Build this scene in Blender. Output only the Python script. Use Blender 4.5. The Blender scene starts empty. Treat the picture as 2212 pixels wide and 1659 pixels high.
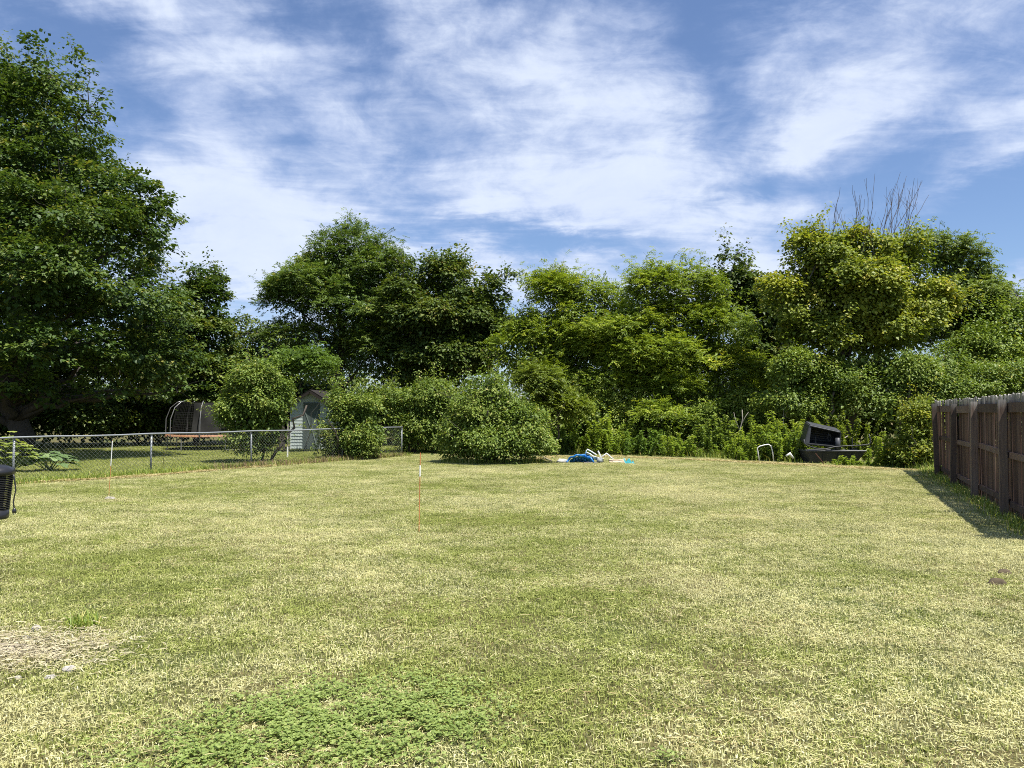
import bpy, math, random
import numpy as np
from mathutils import Vector, Matrix

random.seed(7)
RNG = np.random.default_rng(11)
SC = bpy.context.scene
COL = SC.collection
R = math.radians

# ---------------------------------------------------------------- camera
CAM_H = 1.6
F = 1661.0                    # focal length in units of a 2212 wide frame
PITCH = math.atan((886 - 829.5) / F)
cam_d = bpy.data.cameras.new("camera")
cam_d.sensor_width = 36.0
cam_d.lens = 36.0 * F / 2212.0
cam_d.clip_start = 0.05
cam_d.clip_end = 6000.0
cam = bpy.data.objects.new("camera", cam_d)
cam.location = (0, 0, CAM_H)
cam.rotation_euler = (R(90) + PITCH, 0, 0)
COL.objects.link(cam)
SC.camera = cam

def ray(px, py):
    x = (px - 1106.0) / F
    u = (829.5 - py) / F
    c, s = math.cos(PITCH), math.sin(PITCH)
    return Vector((x, c - u * s, s + u * c))

def at(px, py, Y):
    d = ray(px, py)
    t = Y / d.y
    return Vector((d.x * t, Y, CAM_H + d.z * t))

def ground(px, py):
    d = ray(px, py)
    t = -CAM_H / d.z
    return Vector((d.x * t, d.y * t, 0.0))

# ---------------------------------------------------------------- light and sky
SUN = Vector((0.32, -0.295, 1.0)).normalized()
SUN_EL = math.asin(SUN.z)
SUN_AZ = math.atan2(SUN.x, SUN.y)
sun_d = bpy.data.lights.new("sun", "SUN")
sun_d.energy = 5.0
sun_d.angle = R(0.5)
sun_d.color = (1.0, 0.955, 0.88)
sun = bpy.data.objects.new("sun", sun_d)
sun.rotation_euler = SUN.to_track_quat("Z", "Y").to_euler()
sun.location = (10, -10, 40)
COL.objects.link(sun)

SC.view_settings.view_transform = "Standard"
SC.view_settings.look = "None"
SC.view_settings.exposure = 0.72
SC.view_settings.gamma = 1.0
SC.view_settings.use_curve_mapping = False

SC.render.engine = "CYCLES"
cy = SC.cycles
cy.max_bounces = 6
cy.diffuse_bounces = 2
cy.glossy_bounces = 2
cy.transmission_bounces = 3
cy.transparent_max_bounces = 6
cy.use_denoising = False
cy.sample_clamp_indirect = 4.0
cy.use_adaptive_sampling = False
cy.pixel_filter_type = "BLACKMAN_HARRIS"
cy.filter_width = 1.0

class NT:
    """short hand for building node trees"""
    def __init__(self, tree):
        self.t = tree
        tree.nodes.clear()
    def n(self, kind, **kw):
        nd = self.t.nodes.new(kind)
        for k, v in kw.items():
            setattr(nd, k, v)
        return nd
    def put(self, sock, v):
        if hasattr(v, "is_output"):
            self.t.links.new(v, sock)
        elif v is not None:
            if isinstance(v, (tuple, list)) and len(v) == 3 and len(sock.default_value) == 4:
                v = (*v, 1.0)
            sock.default_value = v
    def math(self, op, a, b=None, c=None, clamp=False):
        nd = self.n("ShaderNodeMath", operation=op, use_clamp=clamp)
        for i, v in enumerate((a, b, c)):
            if v is not None:
                self.put(nd.inputs[i], v)
        return nd.outputs[0]
    def vmath(self, op, a, b=None, scale=None):
        nd = self.n("ShaderNodeVectorMath", operation=op)
        self.put(nd.inputs[0], a)
        if b is not None:
            self.put(nd.inputs[1], b)
        if scale is not None:
            self.put(nd.inputs[3], scale)
        return nd.outputs[1] if op in ("DOT_PRODUCT", "LENGTH") else nd.outputs[0]
    def noise(self, vec, scale, detail=4.0, rough=0.5, dist=0.0, color=False):
        nd = self.n("ShaderNodeTexNoise")
        if vec is not None:
            self.put(nd.inputs["Vector"], vec)
        nd.inputs["Scale"].default_value = scale
        nd.inputs["Detail"].default_value = detail
        nd.inputs["Roughness"].default_value = rough
        nd.inputs["Distortion"].default_value = dist
        return nd.outputs["Color" if color else "Fac"]
    def mix(self, fac, a, b, blend="MIX"):
        nd = self.n("ShaderNodeMix", data_type="RGBA", blend_type=blend)
        self.put(nd.inputs[0], fac)
        self.put(nd.inputs[6], a)
        self.put(nd.inputs[7], b)
        return nd.outputs[2]
    def ramp(self, fac, stops):
        nd = self.n("ShaderNodeValToRGB")
        self.put(nd.inputs[0], fac)
        el = nd.color_ramp.elements
        while len(el) < len(stops):
            el.new(0.5)
        for e, (p, c) in zip(el, stops):
            e.position = p
            e.color = (*c, 1.0)
        return nd.outputs[0]
    def map(self, v, a, b, c=0.0, d=1.0, smooth=True):
        nd = self.n("ShaderNodeMapRange", interpolation_type="SMOOTHSTEP" if smooth else "LINEAR")
        self.put(nd.inputs[0], v)
        for i, x in enumerate((a, b, c, d)):
            self.put(nd.inputs[i + 1], x)
        return nd.outputs[0]

def build_world():
    w = bpy.data.worlds.new("World")
    SC.world = w
    w.use_nodes = True
    k = NT(w.node_tree)
    sky = k.n("ShaderNodeTexSky", sky_type="NISHITA")
    sky.sun_disc = False
    sky.sun_elevation = SUN_EL
    sky.sun_rotation = SUN_AZ
    sky.air_density = 1.0
    sky.dust_density = 0.6
    sky.ozone_density = 2.2
    d = k.vmath("NORMALIZE", k.n("ShaderNodeTexCoord").outputs["Generated"])
    sep = k.n("ShaderNodeSeparateXYZ")
    k.put(sep.inputs[0], d)
    zc = k.math("ADD", k.math("MAXIMUM", sep.outputs[2], 0.0), 0.16)
    plane = k.n("ShaderNodeCombineXYZ")
    k.put(plane.inputs[0], k.math("DIVIDE", sep.outputs[0], zc))
    k.put(plane.inputs[1], k.math("DIVIDE", sep.outputs[1], zc))
    p = plane.outputs[0]
    # the cloud field: soft banks, drawn out wisps, fine ripple
    wv = k.vmath("SCALE", k.vmath("SUBTRACT", k.noise(p, 1.1, 3, 0.5, color=True), (0.5, 0.5, 0.5)), scale=0.9)
    pw = k.vmath("ADD", p, wv)
    rot = k.n("ShaderNodeMapping")
    rot.inputs["Rotation"].default_value = (0, 0, R(-28))
    rot.inputs["Scale"].default_value = (0.75, 1.7, 1.0)
    k.put(rot.inputs["Vector"], pw)
    dv = k.vmath("MULTIPLY", k.vmath("ADD", d, k.vmath("SCALE", wv, scale=0.07)), (1.0, 1.0, 1.7))
    n1 = k.math("MULTIPLY_ADD", k.noise(rot.outputs[0], 0.9, 6, 0.52), 0.4, k.math("MULTIPLY", k.noise(dv, 4.2, 8, 0.58), 0.6))
    n2 = k.math("MULTIPLY_ADD", k.noise(rot.outputs[0], 3.0, 6, 0.58), 0.3, k.math("MULTIPLY", k.noise(dv, 13.0, 9, 0.64, 0.3), 0.7))
    n3 = k.noise(p, 0.55, 3, 0.5)
    fib = k.n("ShaderNodeMapping")                 # drawn out fibres and ripple
    fib.inputs["Rotation"].default_value = (0, 0, R(-22))
    fib.inputs["Scale"].default_value = (2.2, 8.5, 1.0)
    k.put(fib.inputs["Vector"], k.vmath("ADD", p, k.vmath("SCALE", wv, scale=0.35)))
    n4 = k.noise(fib.outputs[0], 1.0, 7, 0.6, 0.5)
    # bank positions, each a direction on the sky with a size (frame units of 2212)
    banks = [
        (470, 120, 270, 95, 28, .55), (690, 200, 110, 60, 25, .35), (330, 40, 170, 50, 10, .25),
        (520, 420, 190, 120, 40, .40), (600, 570, 270, 95, 5, .75), (480, 480, 120, 130, 40, .25), (1650, 600, 200, 50, 0, .3), (430, 330, 90, 80, 30, .20),
        (1060, 110, 210, 95, 20, .42), (1270, 200, 160, 105, 25, .38), (1360, 130, 110, 60, 30, .25),
        (960, 390, 210, 70, 12, .45), (1180, 410, 220, 70, -5, .40), (1430, 350, 150, 60, -18, .35),
        (1000, 20, 150, 40, 15, .25), (1120, 590, 220, 42, 2, .5),
        (1600, 540, 200, 70, 8, .50), (1560, 380, 110, 35, -25, .22), (1440, 490, 170, 60, 20, .35),
        (1650, 165, 70, 28, -8, .5), (1810, 255, 150, 50, -22, .65), (1720, 300, 90, 45, -15, .28),
        (2120, 265, 160, 46, -22, .68), (2170, 340, 110, 32, -18, .6), (2110, 160, 200, 60, -25, .18),
        (2150, 620, 130, 50, -10, .40), (1880, 60, 320, 80, -10, .34), (2050, 130, 260, 60, -14, .22), (1500, 620, 260, 50, 0, .45), (1640, 470, 160, 40, 5, .25),
        (640, 300, 85, 60, 25, -.45), (290, 190, 75, 50, 35, -.40), (400, 290, 45, 40, 30, -.35),
        (1010, 500, 230, 26, 9, -.55), (1330, 535, 180, 30, 10, -.60), (1560, 240, 85, 75, -55, -.62),
        (1640, 330, 60, 40, -50, -.40), (1590, 420, 90, 22, -22, -.45), (1170, 240, 70, 35, 0, -.22), (790, 60, 130, 50, 20, -.30),
        (880, 280, 90, 90, 60, -.32), (1900, 410, 170, 34, -22, -.35), (2130, 480, 190, 60, -6, -.65),
        (1180, 560, 130, 20, 4, -.25), (130, 90, 110, 60, 25, -.18), (1480, 50, 90, 50, -40, -.22), (1990, 320, 70, 60, -30, -.3),
        (1300, 610, 110, 24, 0, -.2), (560, 655, 130, 14, 0, -.4),
    ]
    dw = k.vmath("ADD", d, k.vmath("SCALE", k.vmath("SUBTRACT", k.noise(pw, 2.2, 6, 0.6, color=True), (0.5, 0.5, 0.5)), scale=0.14))
    acc = None
    for (px, py, sx, sy, ang, wgt) in banks:
        c = ray(px, py)
        a = R(ang)
        e1 = (ray(px + math.cos(a), py + math.sin(a)) - c) * F
        e2 = (ray(px - math.sin(a), py + math.cos(a)) - c) * F
        ln = c.length
        c = c.normalized()
        t1 = (e1 - c * e1.dot(c)).normalized() * (F * ln / sx)
        t2 = (e2 - c * e2.dot(c)).normalized() * (F * ln / sy)
        u = k.vmath("DOT_PRODUCT", dw, tuple(t1))
        v = k.vmath("DOT_PRODUCT", dw, tuple(t2))
        q = k.math("MULTIPLY_ADD", v, v, k.math("MULTIPLY", u, u))
        g = k.math("EXPONENT", k.math("MULTIPLY", q, -0.6))
        acc = k.math("MULTIPLY_ADD", g, wgt, acc if acc is not None else 0.0)
    cov = k.math("MULTIPLY_ADD", k.math("SUBTRACT", n1, 0.5), 1.8, 0.40)
    cov = k.math("MULTIPLY_ADD", k.math("SUBTRACT", n2, 0.5), 1.45, cov)
    cov = k.math("MULTIPLY_ADD", k.math("SUBTRACT", n3, 0.5), 0.5, cov)
    cov = k.math("MULTIPLY_ADD", k.math("SUBTRACT", n4, 0.5), 0.75, cov)
    cov = k.math("ADD", cov, k.math("MULTIPLY", acc, 0.74))
    dens = k.map(cov, 0.08, 1.08, 0.05, 0.92)
    hs = k.n("ShaderNodeHueSaturation")
    hs.inputs["Saturation"].default_value = 1.0
    hs.inputs["Value"].default_value = 1.0
    k.put(hs.inputs["Color"], sky.outputs[0])
    blue = k.mix(1.0, hs.outputs[0], (0.81, 0.89, 1.04), "MULTIPLY")
    cl = k.ramp(k.math("MULTIPLY_ADD", n2, 0.5, k.math("MULTIPLY", dens, 0.6)),
                [(0.2, (3.6, 4.5, 6.9)), (0.62, (4.9, 5.6, 7.3)), (0.95, (6.3, 6.9, 7.9))])
    col = k.mix(dens, blue, cl)
    bg = k.n("ShaderNodeBackground")
    k.put(bg.inputs[0], col)
    bg.inputs[1].default_value = 0.085
    out = k.n("ShaderNodeOutputWorld")
    k.put(out.inputs[0], bg.outputs[0])
    w.cycles.sampling_method = "MANUAL"
    w.cycles.sample_map_resolution = 512

build_world()

# ---------------------------------------------------------------- materials
def mat(name):
    m = bpy.data.materials.new(name)
    m.use_nodes = True
    k = NT(m.node_tree)
    out = k.n("ShaderNodeOutputMaterial")
    return m, k, out

def plain(name, col, rough=0.6, metal=0.0, vary=0.15, scale=8.0, bump=0.0, dirt=None, stretch=None, spec=0.4):
    m, k, out = mat(name)
    tc = k.n("ShaderNodeTexCoord").outputs["Object"]
    if stretch:
        mp = k.n("ShaderNodeMapping")
        mp.inputs["Scale"].default_value = stretch
        k.put(mp.inputs[0], tc)
        tc = mp.outputs[0]
    info = k.n("ShaderNodeObjectInfo").outputs["Random"]
    off = k.vmath("ADD", tc, k.vmath("SCALE", (37.0, 17.0, 53.0), scale=info))
    nz = k.noise(off, scale, 6, 0.6)
    f = k.math("MULTIPLY_ADD", k.math("SUBTRACT", nz, 0.5), 2.0 * vary * 2, 1.0)
    f = k.math("MULTIPLY", f, k.math("MULTIPLY_ADD", info, vary, 1.0 - vary / 2))
    c = k.mix(1.0, col, k.vmath("SCALE", (1, 1, 1), scale=f), "MULTIPLY")
    if dirt:
        c = k.mix(k.map(k.noise(off, scale * 0.45, 5, 0.65), 0.48, 0.72, 0.0, dirt[3]), c, dirt[:3])
    b = k.n("ShaderNodeBsdfPrincipled")
    k.put(b.inputs["Base Color"], c)
    b.inputs["Roughness"].default_value = rough
    b.inputs["Metallic"].default_value = metal
    b.inputs["Specular IOR Level"].default_value = spec
    if bump:
        bp = k.n("ShaderNodeBump")
        bp.inputs["Strength"].default_value = bump
        bp.inputs["Distance"].default_value = 0.01
        k.put(bp.inputs["Height"], nz)
        k.put(b.inputs["Normal"], bp.outputs[0])
    k.put(out.inputs[0], b.outputs[0])
    return m

def leaf_mat(name, stops, trans=0.3, rough=0.5, spec=0.35):
    """leaf colour from the per-leaf number 'rnd'; thin leaves let some light through"""
    m, k, out = mat(name)
    r = k.n("ShaderNodeAttribute", attribute_name="rnd").outputs["Fac"]
    c = k.ramp(r, stops)
    b = k.n("ShaderNodeBsdfPrincipled")
    k.put(b.inputs["Base Color"], c)
    b.inputs["Roughness"].default_value = rough
    b.inputs["Specular IOR Level"].default_value = spec
    t = k.n("ShaderNodeBsdfTranslucent")
    k.put(t.inputs[0], k.mix(1.0, c, (1.25, 1.25, 0.55), "MULTIPLY"))
    mx = k.n("ShaderNodeMixShader")
    mx.inputs[0].default_value = trans
    k.put(mx.inputs[1], b.outputs[0])
    k.put(mx.inputs[2], t.outputs[0])
    k.put(out.inputs[0], mx.outputs[0])
    return m

BARK = plain("bark", (0.075, 0.062, 0.05), 0.9, vary=0.35, scale=14, bump=0.6, stretch=(1, 1, 0.25))
TWIG = plain("dead_wood", (0.10, 0.085, 0.085), 0.9, vary=0.3, scale=10)
PALETWIG = plain("bleached_wood", (0.30, 0.27, 0.22), 0.9, vary=0.3, scale=10)
STEM = plain("green_stem", (0.12, 0.16, 0.05), 0.7, vary=0.3)

L_MAPLE = leaf_mat("maple_leaf", [(0, (0.035, 0.068, 0.017)), (.45, (0.072, 0.126, 0.025)), (.8, (0.137, 0.185, 0.034)), (1, (0.241, 0.233, 0.050))])
L_MAPLE2 = leaf_mat("dark_maple_leaf", [(0, (0.050, 0.085, 0.022)), (.5, (0.099, 0.150, 0.031)), (.85, (0.173, 0.204, 0.043)), (1, (0.289, 0.231, 0.080))])
L_WALNUT = leaf_mat("walnut_leaf", [(0, (0.065, 0.116, 0.029)), (.5, (0.139, 0.213, 0.045)), (.9, (0.261, 0.317, 0.072)), (1, (0.391, 0.333, 0.106))])
L_BOX = leaf_mat("box_elder_leaf", [(0, (0.104, 0.160, 0.024)), (.5, (0.232, 0.312, 0.037)), (.85, (0.392, 0.443, 0.051)), (1, (0.576, 0.529, 0.085))], trans=.34)
L_VINE = leaf_mat("vine_leaf", [(0, (0.104, 0.151, 0.024)), (.5, (0.221, 0.274, 0.037)), (.85, (0.382, 0.388, 0.056)), (1, (0.554, 0.453, 0.103))], trans=.34)
L_DROOP = leaf_mat("drooping_leaf", [(0, (0.074, 0.120, 0.027)), (.5, (0.160, 0.223, 0.044)), (.85, (0.255, 0.310, 0.060)), (1, (0.406, 0.373, 0.109))])
L_SHRUB = leaf_mat("shrub_leaf", [(0, (0.083, 0.135, 0.024)), (.5, (0.192, 0.270, 0.043)), (.85, (0.313, 0.379, 0.065)), (1, (0.480, 0.440, 0.117))])
L_BUSH = leaf_mat("glossy_bush_leaf", [(0, (0.085, 0.140, 0.028)), (.5, (0.174, 0.249, 0.046)), (.85, (0.299, 0.357, 0.075)), (1, (0.498, 0.457, 0.151))], rough=.5, spec=.3)
L_YELLOW = leaf_mat("yellow_green_leaf", [(0, (.09, .13, .018)), (.5, (.17, .225, .026)), (.85, (.25, .30, .04)), (1, (.33, .34, .07))], trans=.36)
L_SUMAC = leaf_mat("sumac_leaf", [(0, (0.072, 0.132, 0.023)), (.5, (0.144, 0.230, 0.046)), (.85, (0.215, 0.310, 0.069)), (1, (0.311, 0.380, 0.115))], trans=.34)
L_WEED = leaf_mat("weed_leaf", [(0, (0.113, 0.174, 0.031)), (.45, (0.226, 0.319, 0.048)), (.8, (0.385, 0.443, 0.088)), (1, (0.724, 0.616, 0.234))], trans=.34)
L_CLOVER = leaf_mat("clover_leaf", [(0, (0.148, 0.216, 0.048)), (.5, (0.266, 0.340, 0.088)), (.9, (0.383, 0.445, 0.143)), (1, (0.530, 0.556, 0.253))], rough=.5)
L_RHUB = leaf_mat("broad_plant_leaf", [(0, (.11, .18, .06)), (.6, (.18, .27, .10)), (1, (.27, .36, .15))], rough=.5)
L_HYDR = leaf_mat("lime_leaf", [(0, (.16, .22, .035)), (.6, (.27, .33, .06)), (1, (.38, .42, .10))], trans=.36)
L_STRAW = leaf_mat("straw", [(0, (.22, .16, .06)), (.5, (.44, .36, .16)), (1, (.66, .56, .30))], trans=.12, rough=.7)

# ---------------------------------------------------------------- object helpers
ORG = {}

def tag(o, label=None, cat=None, group=None, kind=None):
    if label: o["label"] = label
    if cat: o["category"] = cat
    if group: o["group"] = group
    if kind: o["kind"] = kind
    return o

def thing(name, label, cat, loc=(0, 0, 0), rotz=0.0, group=None):
    o = bpy.data.objects.new(name, None)
    o.empty_display_size = 0.2
    o.location = loc
    o.rotation_euler = (0, 0, rotz)
    COL.objects.link(o)
    ORG[o.name] = Vector(loc)
    return tag(o, label, cat, group)

class MB:
    def __init__(self):
        self.v, self.f = [], []
    def quadbox(self, p8):
        b = len(self.v)
        self.v += [tuple(p) for p in p8]
        for q in ((0, 3, 2, 1), (4, 5, 6, 7), (0, 1, 5, 4), (1, 2, 6, 5), (2, 3, 7, 6), (3, 0, 4, 7)):
            self.f.append(tuple(b + i for i in q))
        return self
    def box(self, c, s, m=None):
        x, y, z = s[0] / 2, s[1] / 2, s[2] / 2
        pts = [Vector(p) for p in ((-x, -y, -z), (x, -y, -z), (x, y, -z), (-x, y, -z), (-x, -y, z), (x, -y, z), (x, y, z), (-x, y, z))]
        if m is not None:
            pts = [m @ p for p in pts]
        return self.quadbox([p + Vector(c) for p in pts])
    def tube(self, pts, rad, n=6, cap=True):
        pts = [Vector(p) for p in pts]
        if not isinstance(rad, (list, tuple)):
            rad = [rad] * len(pts)
        b = len(self.v)
        ref = None
        for i, p in enumerate(pts):
            t = (pts[min(i + 1, len(pts) - 1)] - pts[max(i - 1, 0)]).normalized()
            if ref is None:
                ref = t.orthogonal().normalized()
            ref = (ref - t * ref.dot(t))
            ref = ref.normalized() if ref.length > 1e-6 else t.orthogonal().normalized()
            bi = t.cross(ref)
            for j in range(n):
                a = 2 * math.pi * j / n
                self.v.append(tuple(p + (ref * math.cos(a) + bi * math.sin(a)) * rad[i]))
        for i in range(len(pts) - 1):
            for j in range(n):
                a, c = b + i * n + j, b + i * n + (j + 1) % n
                self.f.append((a, c, c + n, a + n))
        if cap:
            self.f.append(tuple(b + j for j in reversed(range(n))))
            self.f.append(tuple(b + (len(pts) - 1) * n + j for j in range(n)))
        return self
    def strip(self, rows):
        """rows of equal length -> quad sheet"""
        b = len(self.v)
        n = len(rows[0])
        for r in rows:
            self.v += [tuple(p) for p in r]
        for i in range(len(rows) - 1):
            for j in range(n - 1):
                a = b + i * n + j
                self.f.append((a, a + 1, a + 1 + n, a + n))
        return self
    def mesh(self, name, m, off=Vector((0, 0, 0)), smooth=False):
        me = bpy.data.meshes.new(name)
        me.from_pydata([(x - off.x, y - off.y, z - off.z) for x, y, z in self.v], [], self.f)
        me.materials.append(m)
        if smooth:
            me.polygons.foreach_set("use_smooth", [True] * len(me.polygons))
        me.update()
        return me
    def build(self, name, m, parent=None, local=False, smooth=False, kind=None, label=None, bevel=0.0):
        off = Vector((0, 0, 0))
        if parent is not None and not local:
            off = ORG[parent.name]
        o = bpy.data.objects.new(name, self.mesh(name, m, off, smooth))
        COL.objects.link(o)
        o.parent = parent
        ORG[o.name] = off.copy() if parent is not None else Vector((0, 0, 0))
        if bevel:
            bv = o.modifiers.new("edge", "BEVEL")
            bv.width = bevel
            bv.segments = 2
            bv.limit_method = "ANGLE"
        return tag(o, label=label, kind=kind)

def np_mesh(name, verts, faces, rnd, m, parent=None, kind=None, label=None):
    """verts (N,3), faces (M,k) all the same size, rnd (N,)"""
    off = np.array(ORG[parent.name]) if parent is not None else np.zeros(3)
    me = bpy.data.meshes.new(name)
    nv, (nf, kf) = len(verts), faces.shape
    me.vertices.add(nv)
    me.vertices.foreach_set("co", (verts - off).astype(np.float32).ravel())
    me.loops.add(nf * kf)
    me.loops.foreach_set("vertex_index", faces.astype(np.int32).ravel())
    me.polygons.add(nf)
    me.polygons.foreach_set("loop_start", (np.arange(nf) * kf).astype(np.int32))
    at_ = me.attributes.new("rnd", "FLOAT", "POINT")
    at_.data.foreach_set("value", rnd.astype(np.float32))
    me.materials.append(m)
    me.update(calc_edges=True)
    o = bpy.data.objects.new(name, me)
    COL.objects.link(o)
    o.parent = parent
    ORG[o.name] = Vector(off)
    return tag(o, label=label, kind=kind)

def unit(a):
    return a / np.maximum(np.linalg.norm(a, axis=1, keepdims=True), 1e-9)

def leaf_verts(P, D, N, L, W, fold=0.12, droop=0.15):
    """kites folded along the midrib, tip drooping"""
    D = unit(D)
    Rt = unit(np.cross(D, N))
    N = np.cross(Rt, D)
    L = L[:, None]
    W = W[:, None]
    mid = P + D * L * 0.42
    tip = P + D * L - np.array([0, 0, 1.0]) * L * droop
    v = np.stack([P, mid - Rt * W / 2 + N * L * fold, tip, mid + Rt * W / 2 + N * L * fold], axis=1)
    n = len(P)
    b = np.arange(n)[:, None] * 4
    f = np.concatenate([b + np.array([0, 1, 2]), b + np.array([0, 2, 3])], axis=0)
    return v.reshape(-1, 3), f

# ---------------------------------------------------------------- foliage
def sprays(A, O, size, n, leaf, aspect, style, rs, tipfrac=0.3, up=0.75, bright=None):
    """leaf sprays at anchors A pointing along O. style: 'flat' tiers, 'pinnate' compound leaves, 'loose' bunches"""
    m = len(A)
    rs_spray = rs.random(m)
    O = unit(O)
    Z = np.array([0, 0, 1.0])
    S = unit(np.cross(O, Z) + rs.normal(0, .15, (m, 3)))
    U = unit(np.cross(S, O))
    U = np.where(U[:, 2:3] < 0, -U, U)
    size = np.broadcast_to(size, (m,))
    rep = lambda a: np.repeat(a, n, axis=0)
    Ar, Or, Sr, Ur, sr = rep(A), rep(O), rep(S), rep(U), rep(size)[:, None]
    N = m * n
    if style == "pinnate":
        k = 10                              # leaflets per compound leaf
        nl = max(1, n // k)
        n = nl * k
        Ar, Or, Sr, Ur, sr = rep(A), rep(O), rep(S), rep(U), rep(size)[:, None]
        N = m * n
        q = m * nl
        ang = rs.uniform(-1.5, 1.5, q)
        lift = rs.normal(.15, .35, q)
        base_u = rs.random(q) * .7
        L1 = rs.uniform(.65, 1.1, q) * .42
        e = lambda a: np.repeat(a, k)[:, None]
        j = np.tile(np.arange(k), q)
        t = ((j // 2) + .6) / (k / 2)
        side = np.where(j % 2 == 0, 1.0, -1.0)[:, None]
        ax = Or * np.cos(e(ang)) + Sr * np.sin(e(ang)) + Ur * e(lift)
        ax = unit(ax)
        rach = unit(np.cross(ax, Ur))
        len1 = e(L1)
        P = Ar + Or * sr * (e(base_u) - .3) + Sr * sr * np.repeat(rs.normal(0, .22, q), k)[:, None] + Ur * sr * np.repeat(rs.normal(0, .14, q), k)[:, None]
        tt = t[:, None]
        P = P + ax * len1 * tt - Z * (len1 * tt ** 2 * .35)
        D = ax * .55 + rach * side * .85 + rs.normal(0, .12, (N, 3)) - Z * .3
        Nn = Ur * up + Z * .4 + Or * .5 + rs.normal(0, .28, (N, 3))
        tipness = np.clip(rep(np.zeros(m)) + np.repeat(base_u, k), 0, 1)
        Ls = leaf * rs.uniform(.7, 1.15, N)
    else:
        u = rs.random(N) ** .7
        v = rs.normal(0, .33, N) * (1.1 - .5 * u)
        th = .09 if style == "flat" else .3
        w = rs.normal(0, th, N) - .22 * (u ** 2 + v ** 2) * (1 if style == "flat" else .5)
        P = Ar + Or * sr * (u - .45)[:, None] + Sr * sr * v[:, None] + Ur * sr * w[:, None]
        D = Or * (.5 + .4 * rs.random(N))[:, None] + Sr * (np.sign(v) * .5 + v)[:, None] + rs.normal(0, .35, (N, 3)) - Z * .38
        Nn = Ur * up + Z * .35 + Or * (.32 if style == "flat" else .5) + rs.normal(0, .30 if style == "flat" else .45, (N, 3))
        tipness = u
        Ls = leaf * rs.uniform(.6, 1.2, N)
    V, Fc = leaf_verts(P, D, Nn, Ls, Ls * aspect * rs.uniform(.8, 1.15, N), droop=.18 if style != "pinnate" else .12)
    base = np.repeat(rs_spray, n)
    bb = 0 if bright is None else np.repeat(bright, n)
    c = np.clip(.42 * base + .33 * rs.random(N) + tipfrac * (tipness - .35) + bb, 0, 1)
    c = np.where(rs.random(N) < .012, 1.0, c)
    return V, Fc, np.repeat(c, 4)

def crown_points(lobes, n, rs, shell=.45, bough=1.0):
    """anchors on many flattened boughs that sit on the lobes' outer shells: lit tops, dark gaps between"""
    C = np.array([l[0] for l in lobes]); Rr = np.array([l[1] for l in lobes])
    B, BR, BD = [], [], []
    for c, r in zip(C, Rr):
        area = 4 * math.pi * ((r[0] * r[1]) ** 1.6 + (r[0] * r[2]) ** 1.6 + (r[1] * r[2]) ** 1.6) ** (1 / 1.6) / 3 ** (1 / 1.6)
        k = int(max(5, area / (1.4 * bough ** 2)))
        d = unit(rs.normal(0, 1, (k, 3)) + np.array([0, -.25, .12]))
        rb = bough * rs.uniform(.36, .98, k) * min(1.0, r.min() / (1.1 * bough) + .25)
        q = (1.06 - shell * .9 * rs.random(k) ** 1.3)[:, None]
        P = c + d * np.maximum(r - rb[:, None] * .75, r * .35) * q
        far = np.linalg.norm((P[:, None, :] - C[None]) / Rr[None], axis=2)
        ok = (far < .5).sum(axis=1) == 0
        ok |= q[:, 0] < .8
        B.append(P[ok]); BR.append(rb[ok]); BD.append(d[ok])
    B, BR, BD = np.concatenate(B), np.concatenate(BR), np.concatenate(BD)
    w = BR ** 2; w /= w.sum()
    i = rs.choice(len(B), n, p=w)
    d = unit(rs.normal(0, 1, (n, 3)) + np.array([0, 0, .55]) + BD[i] * .7)
    d[:, 2] = np.where(d[:, 2] < -.38, -d[:, 2] * .6, d[:, 2])      # foliage sits on top of each bough
    d = unit(d)
    r = 1 - .38 * rs.random(n) ** 1.5
    S = BR[i][:, None] * np.array([1.08, 1.08, .60]) * r[:, None]
    P = B[i] + d * S
    ok = P[:, 2] > .1
    tone = rs.normal(0, .10, len(B))[i]
    return P[ok], (d * .7 + BD[i] * .6)[ok], tone[ok]

def limb(p0, p1, r0, r1, sag=.1, seg=6, rs=None, wob=.03):
    p0, p1 = Vector(p0), Vector(p1)
    ln = (p1 - p0).length
    pts, rad = [], []
    j = [Vector((rs.normal(), rs.normal(), rs.normal())) * ln * wob for _ in range(seg + 1)]
    for i in range(seg + 1):
        t = i / seg
        p = p0.lerp(p1, t) + Vector((0, 0, 1)) * (math.sin(t * math.pi) * ln * sag)
        if 0 < i < seg:
            p += j[i]
        pts.append(p); rad.append(r0 + (r1 - r0) * t)
    return pts, rad

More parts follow.
